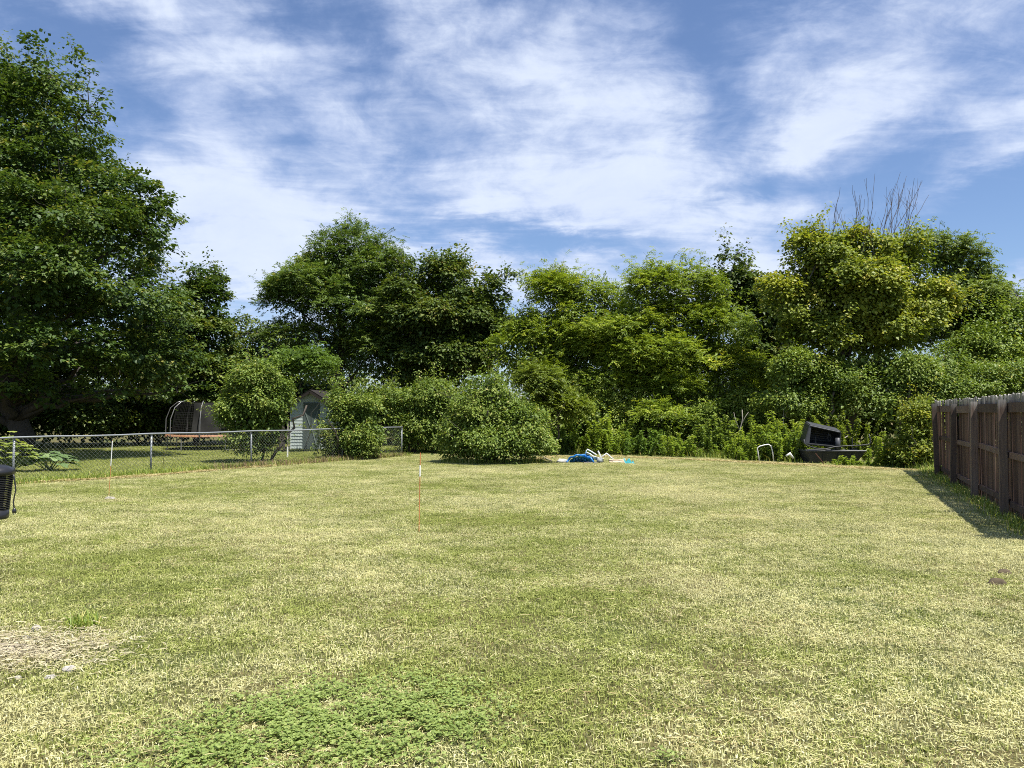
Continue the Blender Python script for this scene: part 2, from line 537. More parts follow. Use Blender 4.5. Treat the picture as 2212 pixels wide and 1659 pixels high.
def tree(name, label, cat, Y, base_px, lobes, leafm, count, per, leaf=.12, aspect=.85, size=.75, style="flat",
         seed=1, trunk=.18, depth=1.0, stems=1, group=None, base_y=None, tipfrac=.3, up=.75, twigs=None, fill=.22, spires=0, shell=.45, slope=0.15, bough=1.1, shoots=None):
    """lobes: (px, py, rx_px, rz_px[, dY]) in frame units, turned into ellipsoids at their real place"""
    rs = np.random.default_rng(seed)
    pxm = F / Y
    Lb = []
    for l in lobes:
        dY = l[4] if len(l) > 4 else 0.0
        c = at(l[0], l[1], Y + dY)
        sc = (Y + dY) / F
        rx, rz = l[2] * sc * 1.0, l[3] * sc * .92
        Lb.append((np.array(c), np.array((rx, max(.35, (rx + rz) / 2 * depth), rz))))
    bx = at(base_px, 886, Y).x
    t = thing(name, label, cat, (bx, base_y or Y, 0), group=group)
    A, O, tone = crown_points(Lb, count, rs, shell, bough)
    O = O * np.array([1, 1, .55]) + np.array([0, 0, slope])
    V, Fc, c = sprays(A, O, size * .62 * rs.uniform(.7, 1.25, len(A)), per, leaf, aspect, style, rs, tipfrac, up, tone)
    parts = [(V, Fc, c)]
    tw = []
    if fill:                                  # leaves of the inner crown
        nf = int(count * fill)
        C = np.array([l[0] for l in Lb]); Rr = np.array([l[1] for l in Lb])
        w = Rr.prod(axis=1); w /= w.sum()
        i = rs.choice(len(Lb), nf, p=w)
        d = unit(rs.normal(0, 1, (nf, 3)))
        P = C[i] + d * Rr[i] * (rs.random(nf) ** .45 * .72)[:, None]
        P = P[P[:, 2] > .3]
        V2, F2, c2 = sprays(P, rs.normal(0, 1, (len(P), 3)) * np.array([1, 1, .4]), size * 1.1, max(8, per // 2), leaf * 1.45, max(aspect, .6), "loose" if style != "flat" else "flat", rs, 0.0, up)
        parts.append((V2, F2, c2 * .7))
    if spires:                                # long leading shoots that break the outline
        k = np.argsort(-(A[:, 2] + rs.normal(0, .8, len(A))))[:spires * 3]
        k = rs.choice(k, min(spires, len(k)), replace=False)
        P0 = A[k]
        PP, OO = [], []
        for p in P0:
            ln = rs.uniform(.4, 1.0)
            dr = np.array([rs.normal(0, .3), rs.normal(0, .3), 1.0])
            tw.append((p - dr * .25, p + dr * ln))
            for s in np.linspace(.2, 1, 5):
                PP.append(p + dr * ln * s); OO.append(dr * .6 + rs.normal(0, .6, 3))
        V3, F3, c3 = sprays(np.array(PP), np.array(OO), size * .45, max(6, per // 4), leaf * .9, aspect, style if style != "flat" else "loose", rs, .3, up)
        parts.append((V3, F3, np.clip(c3 + .12, 0, 1)))
    ns = shoots if shoots is not None else int(len(A) * .035)
    if ns:                                    # loose shoots anywhere on the outline
        k = rs.choice(len(A), min(ns, len(A)), replace=False)
        PP, OO = [], []
        for p, o_ in zip(A[k], unit(O[k])):
            ln = bough * rs.uniform(.25, .75)
            ln *= 1.5 if shoots is not None else 1.0
            dr = o_ * .8 + np.array([rs.normal(0, .35), rs.normal(0, .35), rs.normal(.35, .3)])
            tw.append((p - o_ * .3 * bough, p + dr * ln * 1.1))
            for q in np.linspace(.25, 1.1, 5):
                PP.append(p + dr * ln * q); OO.append(dr * .7 + rs.normal(0, .5, 3))
        V4, F4, c4 = sprays(np.array(PP), np.array(OO), size * .32, max(6, per // 5) if style != "pinnate" else 10, leaf, aspect, style if style != "flat" else "loose", rs, .3, up)
        parts.append((V4, F4, np.clip(c4 + .08, 0, 1)))
    vs, fs, cs, o = [], [], [], 0
    for V, Fc, c in parts:
        vs.append(V); fs.append(Fc + o); cs.append(c); o += len(V)
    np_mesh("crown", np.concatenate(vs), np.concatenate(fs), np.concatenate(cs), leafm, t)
    # trunk and limbs
    if trunk:
        top = max(l[0][2] for l in Lb)
        cx = float(np.mean([l[0][0] for l in Lb])); cyy = float(np.mean([l[0][1] for l in Lb]))
        mb = MB()
        by = base_y or Y
        for s in range(stems):
            off = Vector((rs.normal(0, .12), rs.normal(0, .12), 0)) * (1 if stems > 1 else 0)
            p0 = Vector((bx, by, -.1)) + off
            p1 = Vector((bx * .6 + cx * .4, by * .6 + cyy * .4, top * .7)) + off * 5
            pts, rad = limb(p0, p1, trunk * (1.0 if stems == 1 else .6), trunk * .3, 0, 8, rs)
            rad[0] *= 1.35
            mb.tube(pts, rad, 8)
        mb.build("trunk", BARK, t, smooth=True)
        mb = MB()
        for c_, r_ in Lb:
            h = max(.25, min(c_[2] * .55, top * .65))
            p0 = Vector((bx, by, 0)).lerp(Vector((bx * .6 + cx * .4, by * .6 + cyy * .4, top * .7)), h / (top * .7 + 1e-6))
            pts, rad = limb(p0, Vector(c_), trunk * .38 * (1 - .6 * h / (top * .65 + .01)), min(trunk * .12, .022), .06, 6, rs)
            mb.tube(pts, rad, 6)
            for _ in range(5):
                d = Vector(unit(rs.normal(0, 1, (1, 3)) + np.array([[0, 0, .3]]))[0])
                e = Vector(c_) + Vector((d.x * r_[0], d.y * r_[1], d.z * r_[2])) * .95
                pts2, rad2 = limb(pts[-1], e, min(trunk * .1, .018), .005, .04, 5, rs)
                mb.tube(pts2, rad2, 4)
        mb.build("branches", BARK, t, smooth=True)
        if tw:
            mb = MB()
            for a_, b_ in tw:
                mb.tube([a_, b_], [.006, .003], 3, False)
            mb.build("twigs", BARK, t, kind="stuff")
    return t

# ---------------------------------------------------------------- ground
def ground_mat():
    m, k, out = mat("turf_soil")
    pos = k.n("ShaderNodeNewGeometry").outputs["Position"]
    a = k.noise(pos, 26, 6, .7)
    b_ = k.noise(pos, .5, 4, .6)
    c = k.ramp(a, [(.3, (.06, .055, .025)), (.55, (.14, .12, .05)), (.75, (.24, .2, .09))])
    c = k.mix(k.map(b_, .4, .65), c, (.08, .095, .03))
    b = k.n("ShaderNodeBsdfPrincipled")
    k.put(b.inputs["Base Color"], c)
    b.inputs["Roughness"].default_value = .95
    b.inputs["Specular IOR Level"].default_value = .1
    bp = k.n("ShaderNodeBump")
    bp.inputs["Strength"].default_value = .7
    bp.inputs["Distance"].default_value = .03
    k.put(bp.inputs["Height"], a)
    k.put(b.inputs["Normal"], bp.outputs[0])
    k.put(out.inputs[0], b.outputs[0])
    return m

g = MB()
ys = [-60, -10, 0, 10, 20, 30, 45, 80, 300, 1500]
xs = [-1500, -200, -60, -30, -15, 0, 15, 30, 60, 200, 1500]
g.strip([[(x, y, 0) for x in xs] for y in ys])
o = g.build("ground", ground_mat())
tag(o, "earth and thatch under the grass of the back yards", "ground", kind="structure")

# lines of the two fences
CF0 = Vector((-10.8, 16.9, 0)); CFD = Vector((.565, .825, 0)).normalized()
WX0, WT = 2.78, .409
def cf_side(x, y):        # >0 on the neighbour's side of the chain link fence
    return -(x - CF0.x) * CFD.y + (y - CF0.y) * CFD.x
def wf_x(y):
    return WX0 + WT * y

# ---------------------------------------------------------------- lawn grass
PATCH_GREEN = [(160, 1230, 2.0, .9, .30), (260, 1290, 1.2, .5, .22), (1180, 1125, 2.6, 1.0, .34), (1010, 1130, 1.0, .6, .15), (1500, 1040, 2.0, 1.0, .10),
               (1250, 1290, .3, .2, .30), (1120, 1330, 1.3, .8, .24), (1050, 1450, .9, .7, .22), (400, 1400, .45, .3, .36), (1290, 1520, .8, .6, .15),
               (620, 1340, .9, .5, .12), (1700, 1440, .8, .5, .1), (450, 1600, .8, .4, .2), (300, 1060, 2.4, 1.6, .22), (900, 1050, 3.0, 2.0, .14), (170, 1352, .14, .1, .6), (1320, 1180, 1.6, 1.2, .15), (1130, 1220, 1.0, 2.2, .22), (1350, 1420, 1.0, .9, .14), (60, 1180, 1.6, .8, .2)]
PATCH_DRY = [(420, 1350, .6, .22, -.4), (60, 1410, .55, .40, -.5), (1250, 1260, .6, .25, -.28), (640, 1170, 2.2, .9, -.18), (2000, 1350, 1.4, 1.2, -.16),
             (780, 1520, .35, .25, -.35), (1900, 1150, 3.0, 2.2, -.2), (80, 1560, .5, .2, -.35), (1450, 1590, .5, .3, -.2), (1640, 1290, .8, .6, -.1), (2130, 1420, .8, .5, -.18),
             (1500, 1060, 4, 1.5, -.18), (500, 1620, .5, .2, -.15), (980, 1640, .35, .15, -.3)]

def grass_mat(name, bias, dark=1.0):
    m, k, out = mat(name)
    pos = k.n("ShaderNodeNewGeometry").outputs["Position"]
    r = k.n("ShaderNodeAttribute", attribute_name="rnd").outputs["Fac"]
    n1 = k.noise(pos, .42, 4, .6)
    n2 = k.noise(pos, 2.1, 5, .65)
    n3 = k.noise(pos, 7.0, 3, .6)
    mp = k.n("ShaderNodeMapping")                 # mower passes run along the wooden fence
    mp.inputs["Rotation"].default_value = (0, 0, math.atan(WT))
    k.put(mp.inputs[0], pos)
    st = k.noise(k.vmath("MULTIPLY", mp.outputs[0], (1.6, .12, 0)), 1.0, 2, .5)
    st2 = k.noise(k.vmath("MULTIPLY", pos, (.5, 2.6, 0)), 1.0, 4, .6)
    g_ = k.math("MULTIPLY_ADD", k.math("SUBTRACT", n1, .5), 2.3, bias)
    g_ = k.math("MULTIPLY_ADD", k.math("SUBTRACT", n2, .5), 1.9, g_)
    g_ = k.math("MULTIPLY_ADD", k.math("SUBTRACT", n3, .5), .9, g_)
    g_ = k.math("MULTIPLY_ADD", k.math("SUBTRACT", st, .5), .35, g_)
    g_ = k.math("MULTIPLY_ADD", k.math("SUBTRACT", st2, .5), .75, g_)
    if bias < .6:
        for (px, py, sx, sy, wgt) in PATCH_GREEN + PATCH_DRY:
            c = ground(px, py)
            dv = k.vmath("MULTIPLY", k.vmath("SUBTRACT", pos, tuple(c)), (1 / sx, 1 / sy, 0))
            gg = k.math("EXPONENT", k.math("MULTIPLY", k.vmath("DOT_PRODUCT", dv, dv), -1.0))
            g_ = k.math("MULTIPLY_ADD", gg, wgt * 1.35, g_)
    # each blade is green or dry; the patch decides how many are
    f = k.map(k.math("SUBTRACT", g_, r), -.16, .16)
    r2 = k.math("FRACT", k.math("MULTIPLY", r, 17.31))
    green = k.ramp(r2, [(0, (.18, .22, .042)), (.5, (.32, .36, .08)), (1, (.48, .50, .16))])
    dry = k.ramp(r2, [(0, (.46, .43, .17)), (.5, (.66, .625, .29)), (1, (.80, .77, .44))])
    c = k.mix(f, dry, green)
    tone = k.math("MULTIPLY_ADD", k.math("SUBTRACT", k.noise(pos, 1.1, 5, .65), .5), .8, 1.0)   # sward drier here, lusher there
    c = k.mix(1.0, c, k.vmath("SCALE", (1, 1, 1), scale=tone), "MULTIPLY")
    b = k.n("ShaderNodeBsdfPrincipled")
    k.put(b.inputs["Base Color"], c)
    b.inputs["Roughness"].default_value = .55
    b.inputs["Specular IOR Level"].default_value = .3
    t = k.n("ShaderNodeBsdfTranslucent")
    k.put(t.inputs[0], c)
    mx = k.n("ShaderNodeMixShader")
    mx.inputs[0].default_value = .25
    k.put(mx.inputs[1], b.outputs[0])
    k.put(mx.inputs[2], t.outputs[0])
    k.put(out.inputs[0], mx.outputs[0])
    return m

def grass_tile(i, n, hmin, hmax, lying, width=.0042):
    """one square metre of cut grass: bent blades, and cut ones lying across them"""
    rs = np.random.default_rng(500 + i)
    P = np.zeros((n, 3)); P[:, :2] = rs.random((n, 2)) - .5
    # tufts
    tc = rs.random((60, 2)) - .5
    j = rs.integers(0, 60, n // 2)
    P[:n // 2, :2] = tc[j] + rs.normal(0, .035, (n // 2, 2))
    h = rs.uniform(hmin, hmax, n) * rs.uniform(.6, 1.1, n)
    az = rs.uniform(0, 6.283, n)
    lean = np.abs(rs.normal(.35, .4, n))
    H = np.stack([np.cos(az), np.sin(az), np.zeros(n)], 1)
    Wd = np.stack([-np.sin(az + rs.normal(0, .6, n)), np.cos(az), np.zeros(n)], 1) * (width * rs.uniform(.6, 1.2, n))[:, None]
    Z = np.array([0, 0, 1.0])
    lie = rs.random(n) < lying
    P[lie, 2] = rs.uniform(.008, hmax * .75, lie.sum())
    up1 = np.where(lie, rs.normal(0, .08, n), 1.0); up2 = np.where(lie, rs.normal(-.1, .2, n), .75 - lean * .5)
    o1 = np.where(lie, 1.0, lean * .5); o2 = np.where(lie, .9, lean * 1.1)
    h = np.where(lie, h * 1.15, h)
    p1 = P + (H * o1[:, None] + Z * up1[:, None]) * (h * .5)[:, None]
    p2 = p1 + (H * o2[:, None] + Z * up2[:, None]) * (h * .5)[:, None]
    p1[:, 2] = np.maximum(p1[:, 2], .004); p2[:, 2] = np.maximum(p2[:, 2], .004)
    V = np.stack([P - Wd, P + Wd, p1 + Wd * .8, p1 - Wd * .8, p2], 1).reshape(-1, 3)
    b = np.arange(n)[:, None] * 5
    Fc = np.concatenate([b + [0, 1, 2], b + [0, 2, 3], b + [3, 2, 4]])
    rnd = np.clip(rs.random(n) + np.where(lie, .18, 0), 0, 1)
    me = bpy.data.meshes.new("grass_tile")
    me.vertices.add(len(V)); me.vertices.foreach_set("co", V.astype(np.float32).ravel())
    me.loops.add(Fc.size); me.loops.foreach_set("vertex_index", Fc.astype(np.int32).ravel())
    me.polygons.add(len(Fc)); me.polygons.foreach_set("loop_start", (np.arange(len(Fc)) * 3).astype(np.int32))
    a = me.attributes.new("rnd", "FLOAT", "POINT"); a.data.foreach_set("value", np.repeat(rnd, 5).astype(np.float32))
    me.update(calc_edges=True)
    return bpy.data.objects.new("grass_tile", me)

def scatter(name, pts, rot, tiles, m, label):
    """one object that spreads the square metres of grass over the points"""
    me = bpy.data.meshes.new(name)
    me.from_pydata(pts, [], [])
    a = me.attributes.new("turn", "FLOAT_VECTOR", "POINT")
    a.data.foreach_set("vector", np.array([(0, 0, r) for r in rot], np.float32).ravel())
    me.materials.append(m)
    o = bpy.data.objects.new(name, me)
    COL.objects.link(o)
    ng = bpy.data.node_groups.new(name, "GeometryNodeTree")
    ng.interface.new_socket("Geometry", in_out="INPUT", socket_type="NodeSocketGeometry")
    ng.interface.new_socket("Geometry", in_out="OUTPUT", socket_type="NodeSocketGeometry")
    N, Lk = ng.nodes, ng.links
    gi, go = N.new("NodeGroupInput"), N.new("NodeGroupOutput")
    join = N.new("GeometryNodeGeometryToInstance")
    for t in tiles:
        oi = N.new("GeometryNodeObjectInfo")
        oi.inputs[0].default_value = t
        sm = N.new("GeometryNodeSetMaterial")
        sm.inputs["Material"].default_value = m
        Lk.new(oi.outputs["Geometry"], sm.inputs[0])
        Lk.new(sm.outputs[0], join.inputs[0])
    iop = N.new("GeometryNodeInstanceOnPoints")
    iop.inputs["Pick Instance"].default_value = True
    at_ = N.new("GeometryNodeInputNamedAttribute")
    at_.data_type = "FLOAT_VECTOR"
    at_.inputs["Name"].default_value = "turn"
    Lk.new(gi.outputs[0], iop.inputs["Points"])
    Lk.new(join.outputs[0], iop.inputs["Instance"])
    Lk.new(at_.outputs["Attribute"], iop.inputs["Rotation"])
    rv = N.new("FunctionNodeRandomValue")
    rv.data_type = "INT"
    mi = [s for s in rv.inputs if s.type == "INT"]
    mi[0].default_value, mi[1].default_value = 0, len(tiles) - 1
    Lk.new([s for s in rv.outputs if s.type == "INT"][0], iop.inputs["Instance Index"])
    Lk.new(iop.outputs[0], go.inputs[0])
    md = o.modifiers.new("scatter", "NODES")
    md.node_group = ng
    return tag(o, label, "grass", kind="stuff")

EDGE = [(860, 972), (960, 985), (1080, 1000), (1200, 985), (1330, 985), (1480, 990), (1700, 1001), (1860, 1010), (1980, 1014), (2010, 1020)]
def edge_y(px):
    for (a, b), (c, d) in zip(EDGE, EDGE[1:]):
        if a <= px <= c:
            return b + (d - b) * (px - a) / (c - a)
    return EDGE[0][1] if px < EDGE[0][0] else EDGE[-1][1]

tiles = [grass_tile(i, 11500, .026, .048, .19, .0030) for i in range(6)]
own, ownr, nb, nbr = [], [], [], []
for iy in range(1, 40):
    for ix in range(-30, 16):
        x, y = ix + .5, iy + .5
        if abs(x) > .70 * y + 1.6 and not (y < 4 and abs(x) < 4):
            continue
        if x > wf_x(y) + .8:
            continue
        z = -.004 * ((ix * 7 + iy * 13) % 3)
        s = cf_side(x, y)
        if s > .1 and y < 36:
            nb.append((x, y, -.01)); nbr.append(random.randrange(4) * math.pi / 2)
        elif s <= .1 and y < 28:
            own.append((x, y, z)); ownr.append(random.randrange(4) * math.pi / 2)
G_OWN = grass_mat("dry_lawn_grass", .49)
G_NB = grass_mat("green_lawn_grass", 1.15)
scatter("lawn_grass", own, ownr, tiles, G_OWN, "dry yellow green mown grass of the wide back yard")
scatter("neighbour_grass", nb, nbr, [grass_tile(20 + i, 5200, .045, .085, .15) for i in range(3)], G_NB, "greener mown grass beyond the chain link fence")

def scatter_strands(name, P, length, m, label, cat, flat=.12, width=.006, rs=None, kind="stuff"):
    n = len(P)
    az = rs.uniform(0, 6.283, n)
    D = np.stack([np.cos(az), np.sin(az), rs.normal(0, flat, n)], 1)
    D = unit(D)
    S = np.stack([-np.sin(az), np.cos(az), rs.normal(0, .5, n)], 1)
    S = unit(S) * (width * rs.uniform(.6, 1.2, n) / 2)[:, None]
    L = (length * rs.uniform(.5, 1.3, n))[:, None]
    bend = np.stack([rs.normal(0, .15, n), rs.normal(0, .15, n), -np.abs(rs.normal(0, .12, n))], 1) * L
    a, b_, c = P - D * L / 2, P, P + D * L / 2 + bend
    V = np.stack([a - S, a + S, b_ + S, b_ - S, c], 1).reshape(-1, 3)
    V[:, 2] = np.maximum(V[:, 2], .004)
    i = np.arange(n)[:, None] * 5
    Fc = np.concatenate([i + [0, 1, 2], i + [0, 2, 3], i + [3, 2, 4]])
    o = np_mesh(name, V, Fc, np.repeat(rs.random(n), 5), m)
    return tag(o, label, cat, kind=kind)

# ---------------------------------------------------------------- wooden fence
def wood_mat(name, base, grey, amt):
    m, k, out = mat(name)
    tc = k.n("ShaderNodeTexCoord").outputs["Object"]
    info = k.n("ShaderNodeObjectInfo").outputs["Random"]
    off = k.vmath("ADD", tc, k.vmath("SCALE", (31.0, 47.0, 19.0), scale=info))
    grain = k.noise(k.vmath("MULTIPLY", off, (38, 38, 2.2)), 1.0, 6, .65, .6)
    blot = k.noise(k.vmath("MULTIPLY", off, (4, 4, 1.3)), 1.0, 5, .6)
    c = k.ramp(grain, [(.28, tuple(x * .45 for x in base)), (.5, base), (.72, tuple(min(1, x * 1.5) for x in base))])
    c = k.mix(k.math("MULTIPLY", k.map(blot, .35, .65), amt), c, grey)
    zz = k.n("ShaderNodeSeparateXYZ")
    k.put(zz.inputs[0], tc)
    sunlit_worn = k.map(k.math("MULTIPLY_ADD", k.math("SUBTRACT", grain, .5), .35, zz.outputs[2]), 1.56, 1.80, 0.0, .85)   # paler upper ends: sunlight on the tops painted in, with bleaching
    c = k.mix(sunlit_worn, c, (.40, .38, .34))
    f = k.math("MULTIPLY_ADD", info, .75, .60)
    c = k.mix(1.0, c, k.vmath("SCALE", (1, 1, 1), scale=f), "MULTIPLY")
    b = k.n("ShaderNodeBsdfPrincipled")
    k.put(b.inputs["Base Color"], c)
    b.inputs["Roughness"].default_value = .85
    b.inputs["Specular IOR Level"].default_value = .2
    bp = k.n("ShaderNodeBump")
    bp.inputs["Strength"].default_value = .5
    bp.inputs["Distance"].default_value = .006
    k.put(bp.inputs["Height"], grain)
    k.put(b.inputs["Normal"], bp.outputs[0])
    k.put(out.inputs[0], b.outputs[0])
    return m

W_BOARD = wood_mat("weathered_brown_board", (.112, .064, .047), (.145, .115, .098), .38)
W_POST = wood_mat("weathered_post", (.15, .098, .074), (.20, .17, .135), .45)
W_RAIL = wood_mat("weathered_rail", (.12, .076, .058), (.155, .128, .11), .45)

def wooden_fence():
    y0, y1 = 9.15, 19.75
    ang = math.atan2(1.0, WT)
    t = thing("wooden_fence", "tall weathered brown board fence along the right side of the yard", "fence", (wf_x(y0), y0, 0), ang)
    L = (y1 - y0) / math.sin(ang)
    rs = np.random.default_rng(3)
    def place(name, me, loc, rot=(0, 0, 0), scale=(1, 1, 1)):
        o = bpy.data.objects.new(name, me)
        COL.objects.link(o)
        o.parent = t
        o.location, o.rotation_euler, o.scale = loc, rot, scale
        return o
    # five board meshes, tops worn in different ways
    meshes = []
    for i in range(6):
        mb = MB()
        w, th, h = .132, .016, 1.80
        nx = 5
        tops = [h + rs.normal(0, .005) for _ in range(nx)]
        tops[0] -= rs.uniform(.0, .014); tops[-1] -= rs.uniform(0, .014)
        rows_f = [[(w * (j / (nx - 1) - .5), -th / 2, z) for j in range(nx)] for z in (.0,)]
        xsx = [w * (j / (nx - 1) - .5) for j in range(nx)]
        fr = [(x, -th / 2 + .001 * math.sin(x * 60), 0) for x in xsx]; fm = [(x, -th / 2, .9) for x in xsx]; ft = [(x, -th / 2, z) for x, z in zip(xsx, tops)]
        bt = [(x, th / 2, z - .004) for x, z in zip(xsx, tops)]; bm_ = [(x, th / 2, .9) for x in xsx]; bb = [(x, th / 2, 0) for x in xsx]
        mb.strip([fr, fm, ft, bt, bm_, bb])
        mb.strip([[fr[0], bb[0]], [fm[0], bm_[0]], [ft[0], bt[0]]][::-1])
        mb.strip([[fr[-1], bb[-1]], [fm[-1], bm_[-1]], [ft[-1], bt[-1]]])
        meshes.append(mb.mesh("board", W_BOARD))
    s, n = .07, 0
    while s < L:
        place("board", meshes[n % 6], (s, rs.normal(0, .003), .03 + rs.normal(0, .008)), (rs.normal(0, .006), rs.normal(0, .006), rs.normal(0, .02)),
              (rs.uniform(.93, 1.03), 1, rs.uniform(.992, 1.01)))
        s += .137 + abs(rs.normal(0, .006)) + (.02 if n % 17 == 9 else 0)
        n += 1
    # posts stand on the yard side (local +y is the yard side: left of the run)
    pm = MB().box((0, 0, .80), (.115, .105, 1.90)).mesh("post", W_POST)
    px = []
    k = -1
    while True:
        y = 11.6 + 2.33 * k
        if y > 19.8: break
        px.append((y - y0) / math.sin(ang)); k += 1
    for i, s in enumerate(px):
        if s < 0: continue
        o = place("post", pm, (s, .118, rs.normal(0, .012)), (rs.normal(0, .012), rs.normal(0, .012), rs.normal(0, .04)))
    o = place("post", pm, (px[2] + .13, .10, -.02), (0, .01, .02), (.8, .8, 1))
    px2 = [-.25] + px + [L + .06]
    for a, b in zip(px2, px2[1:]):
        a_, b_ = max(a, -.1), b
        if b_ - a_ < .3: continue
        c, ln = (a_ + b_) / 2, b_ - a_ - .125
        for z, hh in ((1.63, .145), (.93, .09), (.20, .09)):
            mb = MB().box((0, 0, 0), (ln, .04, hh))
            place("rail", mb.mesh("rail", W_RAIL), (c, .030 + rs.uniform(0, .003), z + rs.normal(0, .01)), (0, rs.normal(0, .006), 0))
    return t
wooden_fence()

# ---------------------------------------------------------------- chain link fence
WIRE = plain("wire_zinc", (.52, .54, .55), .45, .2, vary=.1, scale=30)
GALV = plain("galvanised_steel", (.25, .265, .275), .5, .25, vary=.12, scale=30)
def chain_fence():
    t = thing("chain_link_fence", "low galvanised chain link fence across the left of the yard", "fence", tuple(CF0), math.atan2(CFD.y, CFD.x))
    s0, s1, H = -3.2, 12.3, 1.0
    rs = np.random.default_rng(5)
    posts = [-3.15, -.1, 3.05, 6.05, 9.5, 11.25, 12.3]
    pm = MB()
    pm.tube([(0, 0, -.1), (0, 0, H - .02)], .024, 10)
    me = pm.mesh("fence_post", GALV, smooth=True)
    cm = MB(); cm.tube([(0, 0, 0), (0, 0, .03), (0, 0, .055)], [.03, .03, .012], 10)
    cme = cm.mesh("post_cap", GALV, smooth=True)
    for s in posts:
        o = bpy.data.objects.new("fence_post", me); COL.objects.link(o); o.parent = t
        o.location = (s, .03, 0); o.rotation_euler = (rs.normal(0, .012), rs.normal(0, .008), 0)
        c = bpy.data.objects.new("post_cap", cme); COL.objects.link(c); c.parent = o; c.location = (0, 0, H - .03)
    mb = MB()
    mb.tube([(s0 + i * (s1 - s0) / 20, rs.normal(0, .004), H + .01 * math.sin(i * 1.7)) for i in range(21)], .021, 8)
    mb.build("top_rail", GALV, t, local=True, smooth=True)
    # woven wires: every wire zigzags up and hooks into its neighbours
    p, dz = .048, .048
    nw = int((s1 - s0) / p)
    V, Fc = [], []
    nz = int((H + .035) / dz) + 1
    r = .0034
    prof = np.array([(r, 0), (-r * .5, r * .87), (-r * .5, -r * .87)])
    j = np.arange(nz)
    base = 0
    for i in range(nw):
        s = s0 + (i + ((j + i) % 2)) * p
        z = .0 + j * dz
        y = -.006 + np.where((j + i) % 2 == 0, .004, -.004)
        pts = np.stack([s, y + np.zeros(nz), z], 1)
        ring = np.stack([pts + np.array([a * .7, b, a * .7]) for a, b in prof], 1).reshape(-1, 3)
        V.append(ring)
        q = np.arange(nz - 1)[:, None] * 3 + base
        for e in range(3):
            f = (e + 1) % 3
            Fc.append(np.concatenate([q + e, q + f, q + f + 3, q + e + 3], 1))
        base += nz * 3
    V = np.concatenate(V); Fc = np.concatenate(Fc)
    o = np_mesh("wire_mesh", V, Fc, np.zeros(len(V)), WIRE, None)
    o.parent = t
    o["kind"] = "stuff"
    # tension wire at the foot
    MB().tube([(s0, -.004, .03), (s1, -.004, .03)], .003, 4).build("bottom_wire", GALV, t, local=True)
chain_fence()

